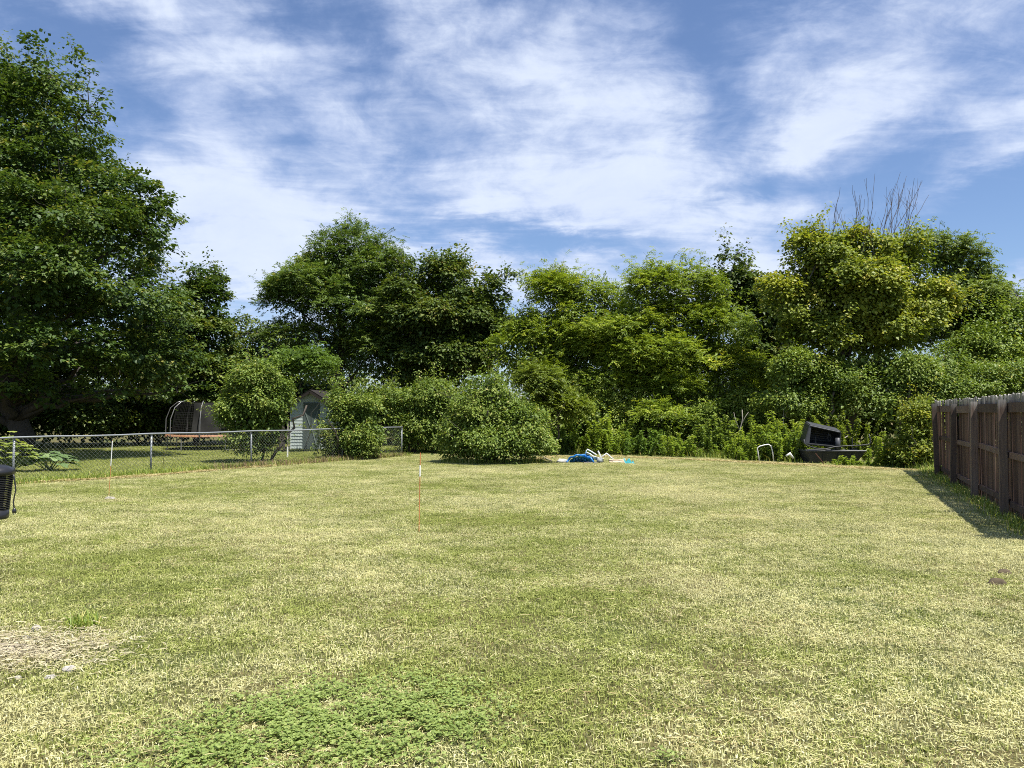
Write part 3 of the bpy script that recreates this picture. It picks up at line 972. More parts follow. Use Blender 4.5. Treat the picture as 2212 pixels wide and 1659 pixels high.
# ---------------------------------------------------------------- garden shed
SIDING = plain("shed_siding", (.44, .50, .46), .6, vary=.08, scale=5, dirt=(.2, .25, .2, .35))
TRIM = plain("shed_trim", (.52, .55, .52), .6, vary=.1)
SHINGLE = plain("roof_shingle", (.022, .018, .016), .9, vary=.3, scale=20)
DOORP = plain("shed_door_paint", (.085, .11, .10), .6, vary=.15, scale=6)
BRACE = plain("door_brace_paint", (.17, .21, .19), .6, vary=.15)
def shed():
    Y = 31.0
    xl, xr = at(629, 900, Y).x, at(716, 900, Y).x
    cx, w = (xl + xr) / 2, xr - xl
    D = 2.4
    he, ha = 1.86, 2.36
    t = thing("garden_shed", "small pale green clapboard shed with a gable roof behind the fence", "shed", (cx, Y, 0))
    # core walls
    mb = MB()
    x = w / 2 - .02
    y0, y1 = Y + .02, Y + D
    mb.v += [(cx - x, y0, 0), (cx + x, y0, 0), (cx + x, y0, he), (cx, y0, ha - .04), (cx - x, y0, he), (cx - x, y1, 0), (cx + x, y1, 0), (cx + x, y1, he), (cx, y1, ha - .04), (cx - x, y1, he)]
    mb.f += [(0, 1, 2, 3, 4), (9, 8, 7, 6, 5), (1, 6, 7, 2), (5, 0, 4, 9)]
    mb.build("wall", SIDING, t)
    dw, dx = .56, cx + .02
    dh = 1.84
    # clapboards, each its own board; those beside the door are two pieces
    z, hh = .06, .125
    k = 0
    while z < ha - .06:
        zt = min(z + hh, ha - .03)
        if z < he:
            half = w / 2
        else:
            half = w / 2 * max(0.0, (ha - zt) / (ha - he))
        if half > .05:
            segs = [(-half, half)]
            if z + .02 < dh:
                segs = [(-half, dx - cx - dw / 2 - .05), (dx - cx + dw / 2 + .05, half)]
            for a, b in segs:
                if b - a > .03:
                    pts = [(cx + a, Y - .022, z), (cx + b, Y - .022, z), (cx + b, Y + .018, z), (cx + a, Y + .018, z),
                           (cx + a, Y - .006, zt + .01), (cx + b, Y - .006, zt + .01), (cx + b, Y + .018, zt + .01), (cx + a, Y + .018, zt + .01)]
                    MB().quadbox([Vector(q) for q in pts]).build("plank", SIDING, t)
        z += hh
    # door with frame and Z braces
    d = MB().box((dx, Y - .02, dh / 2 + .02), (dw, .035, dh - .02)).build("door", DOORP, t)
    fr = MB()
    fr.box((dx - dw / 2 - .025, Y - .03, dh / 2), (.05, .04, dh)); fr.box((dx + dw / 2 + .025, Y - .03, dh / 2), (.05, .04, dh)); fr.box((dx, Y - .03, dh + .03), (dw + .1, .04, .06))
    fr.build("door_frame", DOORP, t)
    for (a, b) in (((-.25, 1.5), (-.02, .85)), ((.25, 1.55), (.02, .85)), ((-.2, .2), (-.02, .8)), ((.2, .2), (.03, .8))):
        p, q = Vector((dx + a[0], Y - .045, a[1])), Vector((dx + b[0], Y - .045, b[1]))
        v = (q - p); ang = math.atan2(v.x, v.z)
        MB().box(tuple((p + q) / 2), (.035, .015, v.length), Matrix.Rotation(ang, 3, "Y")).build("brace", BRACE, d)
    MB().box((dx + dw / 2 - .06, Y - .05, .95), (.025, .03, .12)).build("handle", GALV, d)
    for sx in (-1, 1):
        MB().box((cx + sx * (w / 2 + .012), Y - .012, he / 2), (.05, .05, he)).build("corner_trim", TRIM, t)
    # roof
    ov = .22
    sl = (ha - he) / (w / 2)
    for sx in (-1, 1):
        rf = MB()
        pts = []
        for zz in (0, .05):
            pts += [(cx, Y - .25, ha + zz), (cx + sx * (w / 2 + ov), Y - .25, ha - sl * (w / 2 + ov) + zz),
                    (cx + sx * (w / 2 + ov), y1 + .2, ha - sl * (w / 2 + ov) + zz), (cx, y1 + .2, ha + zz)]
        rf.quadbox([Vector(q) for q in pts])
        r_ = rf.build("roof", SHINGLE, t)
        for i in range(6):
            u0 = (w / 2 + ov) * i / 6; u1 = (w / 2 + ov) * (i + 1) / 6 + .03
            pts = []
            for zz in (.052, .066):
                pts += [(cx + sx * u0, Y - .26, ha - sl * u0 + zz), (cx + sx * u1, Y - .26, ha - sl * u1 + zz + .006),
                        (cx + sx * u1, y1 + .21, ha - sl * u1 + zz + .006), (cx + sx * u0, y1 + .21, ha - sl * u0 + zz)]
            MB().quadbox([Vector(q) for q in pts]).build("shingle_course", SHINGLE, r_)
        fb = MB()
        L0 = Vector((cx, Y - .262, ha - .03)); L1 = Vector((cx + sx * (w / 2 + ov), Y - .262, ha - sl * (w / 2 + ov) - .03))
        v = L1 - L0
        fb.box(tuple((L0 + L1) / 2), (v.length, .02, .09), Matrix.Rotation(-math.atan2(v.z, v.x), 3, "Y"))
        fb.build("barge_board", SHINGLE, t)
shed()

# ---------------------------------------------------------------- trampoline
STEEL = plain("trampoline_steel", (.24, .24, .24), .45, .5, vary=.15)
BLACKNET = plain("black_netting", (.018, .018, .016), .9, vary=.3)
NETT = plain("grey_netting", (.018, .018, .016), .9, vary=.3)
PAD = plain("orange_pad", (.26, .12, .055), .6, vary=.2, scale=3, dirt=(.42, .28, .2, .5))
MAT_ = plain("jumping_mat", (.012, .012, .012), .8)
def trampoline():
    Y = 31.6
    c = at(455, 900, Y)
    cx, rad, ht = c.x, 1.68, .58
    t = thing("trampoline", "round trampoline with orange pad and dark safety net under the big maple", "trampoline", (cx, Y, 0))
    ring = lambda r, z, n=40: [(cx + r * math.cos(2 * math.pi * i / n), Y + r * math.sin(2 * math.pi * i / n), z) for i in range(n + 1)]
    MB().tube(ring(rad, ht), .025, 6, False).build("frame", STEEL, t, smooth=True)
    mb = MB(); mb.strip([ring(rad + .04, ht - .03), ring(rad + .02, ht + .04), ring(rad - .28, ht + .045)]); mb.build("pad", PAD, t, smooth=True)
    mb = MB(); mb.v += [(cx, Y, ht - .03)] + ring(rad - .26, ht)[:-1]; mb.f += [(0, i + 1, (i + 1) % 40 + 1) for i in range(40)]; mb.build("jumping_mat", MAT_, t)
    for i in range(4):
        a = 2 * math.pi * (i + .5) / 4 + .2
        l = MB(); p = []
        for da in (-.28, .28):
            p.append((cx + rad * math.cos(a + da), Y + rad * math.sin(a + da)))
        l.tube([(p[0][0], p[0][1], ht), (p[0][0], p[0][1], .03), (p[1][0], p[1][1], .03), (p[1][0], p[1][1], ht)], .022, 6)
        l.build("leg", STEEL, t)
    poles = []
    for i in range(8):
        a = 2 * math.pi * i / 8 + .15
        ca, sa = math.cos(a), math.sin(a)
        pts = [(cx + r * ca, Y + r * sa, z) for r, z in ((rad + .04, .2), (rad + .06, .8), (rad + .05, 1.25), (rad - .12, 1.7), (rad - .38, 1.92), (rad - .5, 1.96))]
        MB().tube(pts, .019, 6).build("pole", STEEL, t, smooth=True)
    # net: vertical and horizontal threads, real openings
    mb = MB()
    n = 90
    for i in range(n):
        a = 2 * math.pi * i / n
        mb.tube([(cx + r * math.cos(a), Y + r * math.sin(a), z) for r, z in ((rad - .2, ht), (rad - .3, 1.3), (rad - .45, 1.92))], .006, 3, False)
    for j in range(20):
        z = ht + (1.92 - ht) * j / 19
        r = rad - .2 - .25 * (j / 19)
        mb.tube(ring(r, z), .006, 3, False)
    o = mb.build("net", BLACKNET, t); o["kind"] = "stuff"
    mb = MB()                                   # slack doorway panel
    rows = []
    for j in range(8):
        z = ht + .05 + 1.25 * j / 7
        rows.append([(cx + (rad - .17 - .2 * j / 7) * math.cos(a), Y + (rad - .17 - .2 * j / 7) * math.sin(a) + .03 * math.sin(9 * a + j), z) for a in [R(-96 + 5 * q) for q in range(9)]])
    mb.strip(rows); mb.build("net_door", NETT, t, smooth=True)
trampoline()

# ---------------------------------------------------------------- trees behind the yards
tree("maple_tree", "giant dark green maple filling the left edge of the view", "tree", 26.0, 20,
     [(-70, 215, 140, 140), (110, 165, 85, 85), (50, 290, 160, 130), (190, 235, 58, 85), (-100, 420, 170, 200), (140, 410, 175, 130), (265, 440, 110, 95),
      (315, 515, 95, 70), (80, 600, 210, 120, -2.5), (230, 640, 160, 95, -1), (40, 760, 210, 90, -2.5), (250, 780, 160, 80), (-140, 700, 190, 190),
      (330, 700, 75, 90, 1), (150, 500, 150, 110, -2), (20, 470, 130, 110, -2), (380, 840, 90, 35, 0), (120, 850, 120, 30, -1), (330, 850, 80, 26, 3), (40, 860, 120, 26, 2), (-10, 830, 130, 50, -2.5), (210, 850, 100, 30, -1), (-120, 860, 150, 40, -1),
      (30, 380, 220, 230, 5), (170, 560, 190, 170, 6), (-60, 640, 220, 220, 7), (230, 740, 170, 120, 7), (60, 800, 220, 100, 8), (330, 800, 110, 80, 9)],  # rear lobes out of view, added to shade what lies behind
     L_MAPLE, 6200, 30, .135, .9, 1.05, "flat", 21, .42, spires=60)
tree("slim_maple", "slim upright maple standing close beside the giant maple", "tree", 34.5, 430,
     [(430, 592, 42, 46), (445, 660, 50, 70), (410, 740, 85, 85), (450, 810, 75, 65), (350, 760, 70, 90), (400, 860, 90, 32), (480, 850, 50, 40), (380, 640, 60, 60)], L_MAPLE, 1700, 28, .14, .9, .9, "flat", 22, .14, spires=18)
tree("shade_tree", "dark spreading tree low between the slim maple and the tall centre tree", "tree", 38.0, 545,
     [(545, 720, 55, 40), (520, 780, 70, 55), (600, 770, 70, 60), (560, 850, 90, 50), (510, 690, 30, 18), (660, 850, 70, 50)], L_MAPLE2, 1000, 26, .15, .8, 1.1, "flat", 23, .2)
tree("walnut_tree", "tall dark round tree at centre left with a high feathery top", "tree", 36.0, 735,
     [(715, 535, 38, 34), (770, 525, 50, 38), (830, 545, 42, 38), (790, 580, 80, 60), (690, 620, 95, 75), (620, 650, 50, 48), (770, 660, 115, 85), (640, 730, 75, 45), (820, 750, 100, 70), (760, 800, 70, 40), (590, 625, 22, 18), (730, 570, 70, 50), (655, 590, 40, 40), (850, 600, 50, 60)],
     L_WALNUT, 2700, 40, .13, .36, 1.2, "pinnate", 24, .3, spires=25, tipfrac=.34)
tree("broad_maple", "broad bronze tinted maple right of the tall centre tree", "tree", 35.0, 930,
     [(950, 570, 52, 42), (905, 600, 48, 50), (985, 620, 60, 62), (920, 690, 110, 80), (1055, 640, 40, 42), (1090, 605, 24, 24), (1015, 690, 70, 65), (960, 780, 110, 70), (870, 790, 60, 70), (1030, 760, 55, 70), (870, 570, 34, 34), (880, 640, 60, 60), (1075, 720, 40, 50)],
     L_MAPLE2, 2500, 30, .15, .85, 1.1, "flat", 25, .28, spires=25)
tree("box_elder", "bright green box elder with feathery top left of the fuller one", "tree", 31.5, 1215,
     [(1180, 635, 40, 45), (1240, 680, 55, 55), (1310, 650, 42, 50), (1150, 720, 60, 55), (1270, 745, 95, 65), (1095, 760, 45, 55), (1190, 820, 80, 60), (1340, 700, 40, 50), (1210, 740, 80, 60), (1130, 680, 35, 40), (1225, 630, 36, 34), (1280, 630, 34, 38), (1345, 640, 30, 36)],
     L_BOX, 2300, 40, .115, .4, .95, "pinnate", 26, .2, spires=30, tipfrac=.36)
tree("full_box_elder", "full light green box elder in the middle of the tree line", "tree", 30.0, 1440,
     [(1440, 630, 70, 60), (1380, 665, 55, 55), (1500, 660, 58, 65), (1330, 715, 60, 60), (1435, 770, 120, 80), (1565, 705, 75, 65), (1490, 700, 75, 60), (1385, 705, 62, 52), (1545, 790, 70, 60), (1350, 780, 60, 50), (1340, 830, 85, 50), (1480, 840, 110, 50), (1600, 810, 65, 55), (1430, 895, 85, 36, -1.5), (1540, 900, 90, 45), (1480, 600, 50, 34), (1405, 610, 45, 36), (1400, 800, 90, 60), (1530, 640, 45, 45)],
     L_BOX, 3600, 40, .11, .4, .95, "pinnate", 27, .24, spires=40, tipfrac=.36)
tree("spire_maple", "dark maple with a narrow spire top behind the light green trees", "tree", 33.5, 1600,
     [(1590, 550, 34, 28), (1590, 600, 52, 45), (1610, 665, 55, 60), (1640, 750, 65, 70), (1560, 640, 36, 45), (1640, 830, 70, 60), (1690, 760, 40, 60), (1660, 690, 45, 60), (1630, 620, 26, 28)],
     L_MAPLE2, 1000, 28, .15, .9, .9, "flat", 28, .16, spires=24)
VT = tree("vine_covered_tree", "vine covered tree with bare dead branches sticking out of its top", "tree", 27.5, 1830,
     [(1790, 560, 55, 45), (1875, 535, 70, 42), (1740, 600, 55, 52), (1830, 630, 120, 85), (1930, 590, 65, 65), (1705, 680, 42, 45), (1790, 725, 95, 65), (1910, 715, 90, 75), (1745, 545, 30, 42), (1680, 640, 36, 44), (1970, 545, 45, 42), (1830, 545, 60, 45), (1980, 650, 60, 80)],
     L_VINE, 2500, 34, .12, .85, .8, "loose", 29, .26, up=.5, spires=30)
tree("drooping_tree", "dark tree with drooping compound leaves right of the vine covered tree", "tree", 31.0, 2070,
     [(2000, 555, 62, 48), (2075, 575, 60, 48), (2130, 620, 38, 36), (2050, 650, 100, 70), (2145, 690, 40, 40), (1975, 700, 70, 60), (2040, 540, 50, 36), (2165, 650, 30, 34), (2100, 720, 70, 60)],
     L_DROOP, 1900, 40, .12, .42, 1.0, "pinnate", 30, .22, up=.5, slope=-.1, spires=10)
tree("edge_tree", "leafy green tree at the far right edge over the board fence", "tree", 29.0, 2190,
     [(2195, 700, 45, 60), (2240, 660, 60, 60), (2220, 780, 70, 70), (2120, 760, 90, 70), (2290, 760, 90, 120), (2060, 790, 70, 50), (2200, 640, 30, 26), (2150, 700, 60, 60)],
     L_SHRUB, 1200, 32, .11, .7, .9, "loose", 31, .2)
tree("shrub_thicket", "dark green thicket behind the weeds right of the large bush", "bush", 29.5, 1300,
     [(1280, 900, 70, 50), (1340, 910, 60, 45), (1390, 900, 60, 50), (1230, 905, 50, 40), (1300, 945, 80, 30), (1390, 945, 70, 30), (1220, 945, 50, 28)], L_SHRUB, 1000, 30, .10, .65, .8, "loose", 35, bough=.8, trunk=.08, stems=4, up=.6)
tree("shrub_thicket", "leafy thicket below the right side of the full box elder", "bush", 29.0, 1600,
     [(1560, 905, 70, 45), (1630, 890, 65, 55), (1690, 900, 60, 50), (1500, 915, 50, 40), (1560, 948, 80, 30), (1660, 948, 70, 30), (1480, 948, 50, 28)], L_SHRUB, 1000, 30, .10, .65, .8, "loose", 36, bough=.8, trunk=.08, stems=4, up=.6)
tree("shrub_thicket", "olive green thicket below the vine covered tree", "bush", 26.9, 1760,
     [(1740, 800, 80, 50), (1700, 860, 65, 45), (1820, 830, 85, 65), (1770, 880, 80, 35), (1870, 790, 60, 45)], L_SHRUB, 1000, 30, .095, .7, .75, "loose", 32, bough=.8, trunk=.12, stems=4, up=.6)
tree("shrub_thicket", "bright leafy thicket left of the board fence end", "bush", 26.3, 1960,
     [(1950, 810, 75, 55), (1900, 860, 70, 45), (2010, 840, 65, 55), (1960, 880, 70, 40), (2040, 780, 50, 40)], L_BUSH, 900, 30, .095, .65, .75, "loose", 33, bough=.8, trunk=.12, stems=4, up=.6)
tree("shrub_thicket", "mixed olive thicket rising directly behind the board fence", "bush", 26.6, 2130,
     [(2110, 830, 80, 55), (2180, 820, 70, 60), (2230, 840, 70, 60), (2080, 870, 60, 45), (2300, 830, 90, 80)], L_SHRUB, 900, 30, .09, .65, .7, "loose", 34, bough=.8, trunk=.12, stems=4, up=.6)
# dark undergrowth that closes the view under the crowns
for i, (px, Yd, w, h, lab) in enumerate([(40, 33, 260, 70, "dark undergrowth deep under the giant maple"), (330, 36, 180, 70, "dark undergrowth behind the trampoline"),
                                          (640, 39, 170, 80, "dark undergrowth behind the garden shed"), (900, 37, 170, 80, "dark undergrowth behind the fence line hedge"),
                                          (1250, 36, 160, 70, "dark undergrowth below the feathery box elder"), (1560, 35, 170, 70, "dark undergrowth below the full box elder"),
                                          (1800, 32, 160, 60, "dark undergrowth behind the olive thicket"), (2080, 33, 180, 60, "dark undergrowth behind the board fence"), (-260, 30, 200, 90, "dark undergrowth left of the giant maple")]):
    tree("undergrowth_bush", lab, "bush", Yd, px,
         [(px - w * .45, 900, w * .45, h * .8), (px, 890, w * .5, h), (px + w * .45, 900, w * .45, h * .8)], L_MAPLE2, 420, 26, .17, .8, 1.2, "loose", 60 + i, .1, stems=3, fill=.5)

# far woods that close the horizon
def far_woods():
    rs = np.random.default_rng(77)
    n = 2600
    x = rs.uniform(-75, 75, n); y = 52 + rs.random(n) * 10; z = rs.random(n) ** .8 * (4.5 + 1.5 * np.sin(x * .3) + 1.2 * np.sin(x * .9 + 1))
    A = np.stack([x, y, np.maximum(z, .2)], 1)
    V, Fc, c = sprays(A, rs.normal(0, 1, (n, 3)) + np.array([0, -.6, .3]), 1.6, 22, .35, .8, "loose", rs)
    o = np_mesh("far_woods", V, Fc, c, L_MAPLE2)
    tag(o, "low band of woods far behind the yard trees", "woods", kind="stuff")
far_woods()

# dead branches standing out of the vine covered tree
def dead_branches():
    rs = np.random.default_rng(9)
    Y = 27.5
    stems = [(1800, 520, 1815, 405), (1740, 560, 1752, 470), (1835, 530, 1862, 420), (1880, 530, 1890, 375), (1885, 525, 1872, 385), (1895, 530, 1945, 372), (1905, 520, 1958, 380),
             (1930, 520, 1952, 395), (1935, 525, 1975, 385), (1950, 500, 1990, 390), (1860, 510, 1885, 470), (1840, 520, 1800, 440), (1915, 520, 1925, 440), (1850, 510, 1842, 400)]
    more = [(a + rs.normal(0, 14), b, c + rs.normal(0, 22), d + abs(rs.normal(0, 26))) for a, b, c, d in stems[:11]]
    for a, b, c, d in stems + more:
        mb = MB()
        dy = rs.normal(0, .5)
        p0, p1 = at(a, b + 40, Y + dy), at(c, d, Y + dy + rs.normal(0, .3))
        pts, rad = limb(p0, p1, .017, .005, 0, 8, rs, .008)
        side = Vector((rs.normal(0, .07), 0, 0))
        for i, p in enumerate(pts):
            p += side * math.sin(i / 8 * math.pi)
        mb.tube(pts, rad, 5)
        for _ in range(4):
            i = int(rs.integers(2, 7))
            q = pts[i]
            e = q + Vector((rs.normal(0, .16), rs.normal(0, .2), rs.uniform(.35, .9)))
            tp, tr = limb(q, e, rad[i] * .6, .003, 0, 4, rs, .012)
            mb.tube(tp, tr, 4)
        mb.build("dead_branch", TWIG, VT)
dead_branches()

# ---------------------------------------------------------------- bushes near the lawn
tree("yard_tree", "small bushy tree with a short trunk standing at the chain link fence", "tree", 23.3, 545,
     [(556, 822, 50, 38), (535, 885, 56, 52), (590, 858, 38, 46), (545, 940, 48, 30), (505, 895, 28, 38), (583, 915, 32, 36), (575, 962, 36, 12), (512, 962, 24, 12)], L_BUSH, 760, 30, .085, .62, .6, "loose", 41, bough=.62, shoots=90, trunk=.085, stems=2, fill=.5, up=.6, spires=14)
tree("sumac_tree", "light green sumac with feathery leaves arching over the shed roof", "tree", 29.0, 610,
     [(690, 795, 38, 20), (635, 785, 36, 22), (600, 800, 33, 26), (665, 770, 34, 18), (718, 812, 14, 14), (580, 775, 22, 14)], L_SUMAC, 330, 40, .12, .34, .8, "pinnate", 42, .07, stems=2, fill=.2, tipfrac=.3)
tree("fence_bush", "leafy bush overgrowing the chain link fence right of the shed", "bush", 25.2, 760,
     [(758, 890, 46, 38), (785, 880, 34, 34), (757, 945, 56, 40), (733, 868, 18, 20), (797, 930, 26, 38), (722, 945, 22, 28), (760, 972, 54, 18), (706, 952, 18, 30)], L_BUSH, 620, 30, .085, .6, .55, "loose", 43, bough=.62, shoots=90, trunk=.06, stems=4, fill=.6, up=.6, spires=10)
tree("hedge_bush", "tall rounded bush at the far end of the chain link fence", "bush", 28.8, 890,
     [(865, 870, 50, 42), (930, 865, 58, 48), (890, 920, 60, 44), (950, 915, 45, 48), (920, 950, 60, 28)], L_BUSH, 620, 30, .095, .6, .65, "loose", 44, bough=.62, shoots=90, trunk=.07, stems=4, fill=.6, up=.6, spires=10)
tree("big_bush", "large round bush standing alone on the lawn at centre", "bush", 23.6, 1070,
     [(1050, 885, 74, 50), (1040, 840, 46, 42), (1010, 925, 62, 52), (1110, 920, 72, 60), (1060, 955, 105, 42, -.3), (985, 960, 42, 32), (1135, 905, 40, 48), (1150, 960, 42, 36), (1060, 985, 100, 18)], L_BUSH, 1500, 30, .085, .6, .55, "loose", 45, bough=.62, shoots=90, trunk=.07, stems=6, fill=.5, up=.6, spires=22)
tree("yellow_box_elder", "low yellow green box elder branch leaning out beside the large bush", "tree", 27.2, 1200,
     [(1190, 850, 42, 36), (1215, 880, 44, 30), (1170, 815, 36, 34), (1150, 790, 34, 30), (1235, 885, 26, 18)], L_YELLOW, 430, 40, .105, .42, .7, "pinnate", 46, .06, stems=2, fill=.3, tipfrac=.35)
tree("fence_vine", "yellow green vines heaped over the far end of the board fence", "vine", 21.3, 1985,
     [(1995, 880, 30, 18), (2005, 915, 24, 36), (1965, 945, 26, 36), (1995, 965, 28, 40), (1955, 985, 24, 20), (1975, 905, 20, 22)], L_VINE, 460, 28, .07, .75, .45, "loose", 47, bough=.5, trunk=.03, stems=3, fill=.6, up=.5, spires=8)

# ---------------------------------------------------------------- weeds along the back of the lawn
def weed_plants(name, label, px, pbase, w_px, h_px, m, n, leaf, aspect, seed, Yoff=0.0, cat="weed", group="weed clumps along the back of the lawn", stems=30):
    """a clump of upright stems with narrow leaves all the way up"""
    rs = np.random.default_rng(seed)
    b = ground(px, edge_y(px) - 1 if pbase < 1012 else pbase)
    Y = b.y + Yoff * .7 + .25
    b = at(px, 886, Y)
    sc = Y / F
    w, h = w_px * sc, h_px * sc * 1.15
    t = thing(name, label, cat, (b.x, Y, 0), group=group)
    PP, DD = [], []
    mb = MB()
    for s in range(stems):
        bx, by = b.x + rs.normal(0, w * .34), Y + rs.normal(0, w * .22)
        hh = h * rs.uniform(.35, 1.12) * (1 - .5 * min(1, abs(bx - b.x) / w) ** 2)
        lean = Vector((rs.normal(0, .30), rs.normal(0, .25), 1)).normalized()
        p0, p1 = Vector((bx, by, 0)), Vector((bx, by, 0)) + lean * hh
        mb.tube([p0, p0.lerp(p1, .5) + Vector((rs.normal(0, .02), 0, 0)), p1], [.006, .005, .003], 3, False)
        k = max(8, n // stems)
        u = rs.uniform(.08, 1.02, k)
        PP.append(np.array(p0)[None] + np.array(p1 - p0)[None] * u[:, None])
        az = rs.uniform(0, 6.283, k)
        DD.append(np.stack([np.cos(az), np.sin(az), rs.normal(.45, .3, k)], 1))
    P, D = np.concatenate(PP), np.concatenate(DD)
    N = np.array([0, 0, 1.0]) + rs.normal(0, .35, P.shape)
    Ls = leaf * rs.uniform(.6, 1.25, len(P))
    V, Fc = leaf_verts(P, D, N, Ls, Ls * aspect, droop=.35)
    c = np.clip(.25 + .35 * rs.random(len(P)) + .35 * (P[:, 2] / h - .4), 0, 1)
    np_mesh("leaves", V, Fc, np.repeat(c, 4), m, t)
    mb.build("stems", STEM, t)
    return t

weed_plants("weed_clump", "tall dense weed clump behind the blue pool heap", 1300, 975, 75, 75, L_WEED, 5200, .13, .3, 101, .6)
weed_plants("weed_clump", "leafy weed clump right of the large bush", 1225, 975, 45, 55, L_SUMAC, 2200, .12, .36, 102, 1.0)
weed_plants("weed_clump", "low broad weed clump right of the blue pool heap", 1400, 985, 80, 48, L_SUMAC, 3600, .12, .4, 103, .4)
weed_plants("weed_clump", "dark leafy weed clump in front of the full box elder", 1545, 985, 70, 75, L_BUSH, 3600, .12, .45, 104, 1.4)
weed_plants("weed_clump", "tall yellow green goldenrod clump behind the white pipe hoop", 1660, 985, 62, 92, L_WEED, 4600, .12, .25, 105, .6)
weed_plants("weed_clump", "goldenrod clump left of the black dump cart", 1715, 995, 45, 70, L_WEED, 2600, .12, .3, 106, .6)
weed_plants("weed_clump", "lime green weeds growing behind the black dump cart", 1830, 990, 95, 92, L_YELLOW, 5200, .10, .4, 107, 2.6)
weed_plants("weed_clump", "soft green weeds right of the black dump cart", 1925, 1008, 60, 62, L_WEED, 4600, .10, .3, 108, .3)
weed_plants("weed_clump", "low olive weeds between goldenrod and box elder", 1600, 985, 60, 52, L_WEED, 2600, .11, .3, 109, .9)
weed_plants("weed_clump", "light green weeds between the broad clump and the box elder foot", 1470, 985, 60, 46, L_WEED, 2800, .11, .32, 114, .2)
weed_plants("weed_clump", "pale weeds just left of the white pipe hoop", 1615, 985, 55, 40, L_WEED, 2600, .10, .28, 115, .0)
weed_plants("weed_clump", "fresh green weeds just right of the white pipe hoop", 1690, 985, 55, 58, L_SUMAC, 2600, .10, .3, 116, .5)
weed_plants("weed_clump", "tall lime weeds between the goldenrod and the cart's tipped box", 1745, 985, 60, 84, L_YELLOW, 3200, .10, .34, 117, 1.6)
weed_plants("weed_clump", "yellow green weeds in front of the vines at the board fence", 1960, 1008, 60, 60, L_YELLOW, 3000, .09, .34, 118, .3)
weed_plants("weed_clump", "leafy weeds behind the broken white chair", 1345, 985, 50, 46, L_WEED, 2400, .11, .34, 119, .5)
weed_plants("weed_clump", "pale weeds at the foot of the fence bush", 705, 985, 30, 38, L_SUMAC, 900, .10, .2, 110, .0)
weed_plants("weed_clump", "small weeds growing in front of the black dump cart", 1830, 1010, 45, 22, L_WEED, 900, .09, .3, 111, .0, stems=16)
weed_plants("weed_clump", "weeds under the yellow box elder branch", 1180, 985, 45, 40, L_BUSH, 1600, .11, .4, 112, 1.2)
weed_plants("weed_clump", "dark green weeds at the foot of the board fence", 2040, 1030, 30, 22, L_BUSH, 700, .09, .35, 113, .0, stems=16)

def tall_grass(name, label, line, width, n, hmin, hmax, m, seed, cat="grass"):
    """unmown grass following a line of ground points"""
    rs = np.random.default_rng(seed)
    pts = np.array([tuple(p) for p in line])
    seg = np.linalg.norm(np.diff(pts, axis=0), axis=1)
    i = rs.choice(len(seg), n, p=seg / seg.sum())
    u = rs.random(n)[:, None]
    P = pts[i] * (1 - u) + pts[i + 1] * u
    P[:, :2] += rs.normal(0, width, (n, 2))
    P[:, 2] = 0
    h = rs.uniform(hmin, hmax, n) * rs.uniform(.5, 1.1, n)
    if name == "unmown_grass":              # little grows right in front of the cart
        h = np.where((P[:, 0] > 8.6) & (P[:, 0] < 10.7) & (P[:, 1] < 23.6), h * .35, h)
    az = rs.uniform(0, 6.283, n)
    H = np.stack([np.cos(az), np.sin(az), np.zeros(n)], 1)
    S = np.stack([-np.sin(az), np.cos(az), np.zeros(n)], 1) * .005
    Z = np.array([0, 0, 1.0])
    ln = np.abs(rs.normal(.25, .25, n))[:, None]
    hh = h[:, None]
    a, b_, c = P, P + (H * ln * .4 + Z) * hh * .55, P + (H * ln * 1.6 + Z * .9) * hh
    V = np.stack([a - S, a + S, b_ + S * .8, b_ - S * .8, c], 1).reshape(-1, 3)
    k = np.arange(n)[:, None] * 5
    Fc = np.concatenate([k + [0, 1, 2], k + [0, 2, 3], k + [3, 2, 4]])
    o = np_mesh(name, V, Fc, np.repeat(rs.random(n), 5), m)
    return tag(o, label, cat, kind="stuff")

back = [ground(px, py - 6) for px, py in EDGE[3:]]
tall_grass("unmown_grass", "unmown grass along the back edge of the lawn", back, .45, 16000, .12, .38, L_WEED, 201)
cfl = [CF0 + CFD * s + Vector((.10, -.08, 0)) for s in (-3, 0, 3, 6, 9, 12.2)]
tall_grass("fence_grass", "longer grass left standing along the chain link fence", cfl, .22, 15000, .06, .22, L_WEED, 202)
wfl = [Vector((wf_x(y) - .14, y, 0)) for y in (9.5, 12, 14, 17, 19, 20.6)]
tall_grass("fence_foot_grass", "green grass along the foot of the board fence", wfl, .13, 4200, .05, .18, L_WEED, 203)
tall_grass("brown_stubble", "brown dead stalks along the chain link fence by the shed", [CF0 + CFD * s + Vector((.2, -.15, 0)) for s in (4.6, 6, 8, 10, 12)], .16, 3600, .08, .26, plain("dead_stalks", (.19, .13, .075), .9, vary=.4), 204)

def foot_ring(px, py, rx, n, seed, label):
    c = ground(px, py)
    ring = [Vector((c.x + rx * math.cos(a), c.y + .25 + rx * .55 * math.sin(a), 0)) for a in [math.pi + math.pi * q / 8 for q in range(9)]]
    tall_grass("bush_foot_grass", label, ring, .10, n, .06, .26, L_WEED, seed)
foot_ring(1065, 1000, 1.45, 2600, 211, "long grass round the foot of the large round bush")
foot_ring(757, 988, .75, 1300, 212, "long grass round the foot of the bush on the chain link fence")
foot_ring(900, 974, 1.1, 1500, 213, "long grass round the foot of the hedge bush")

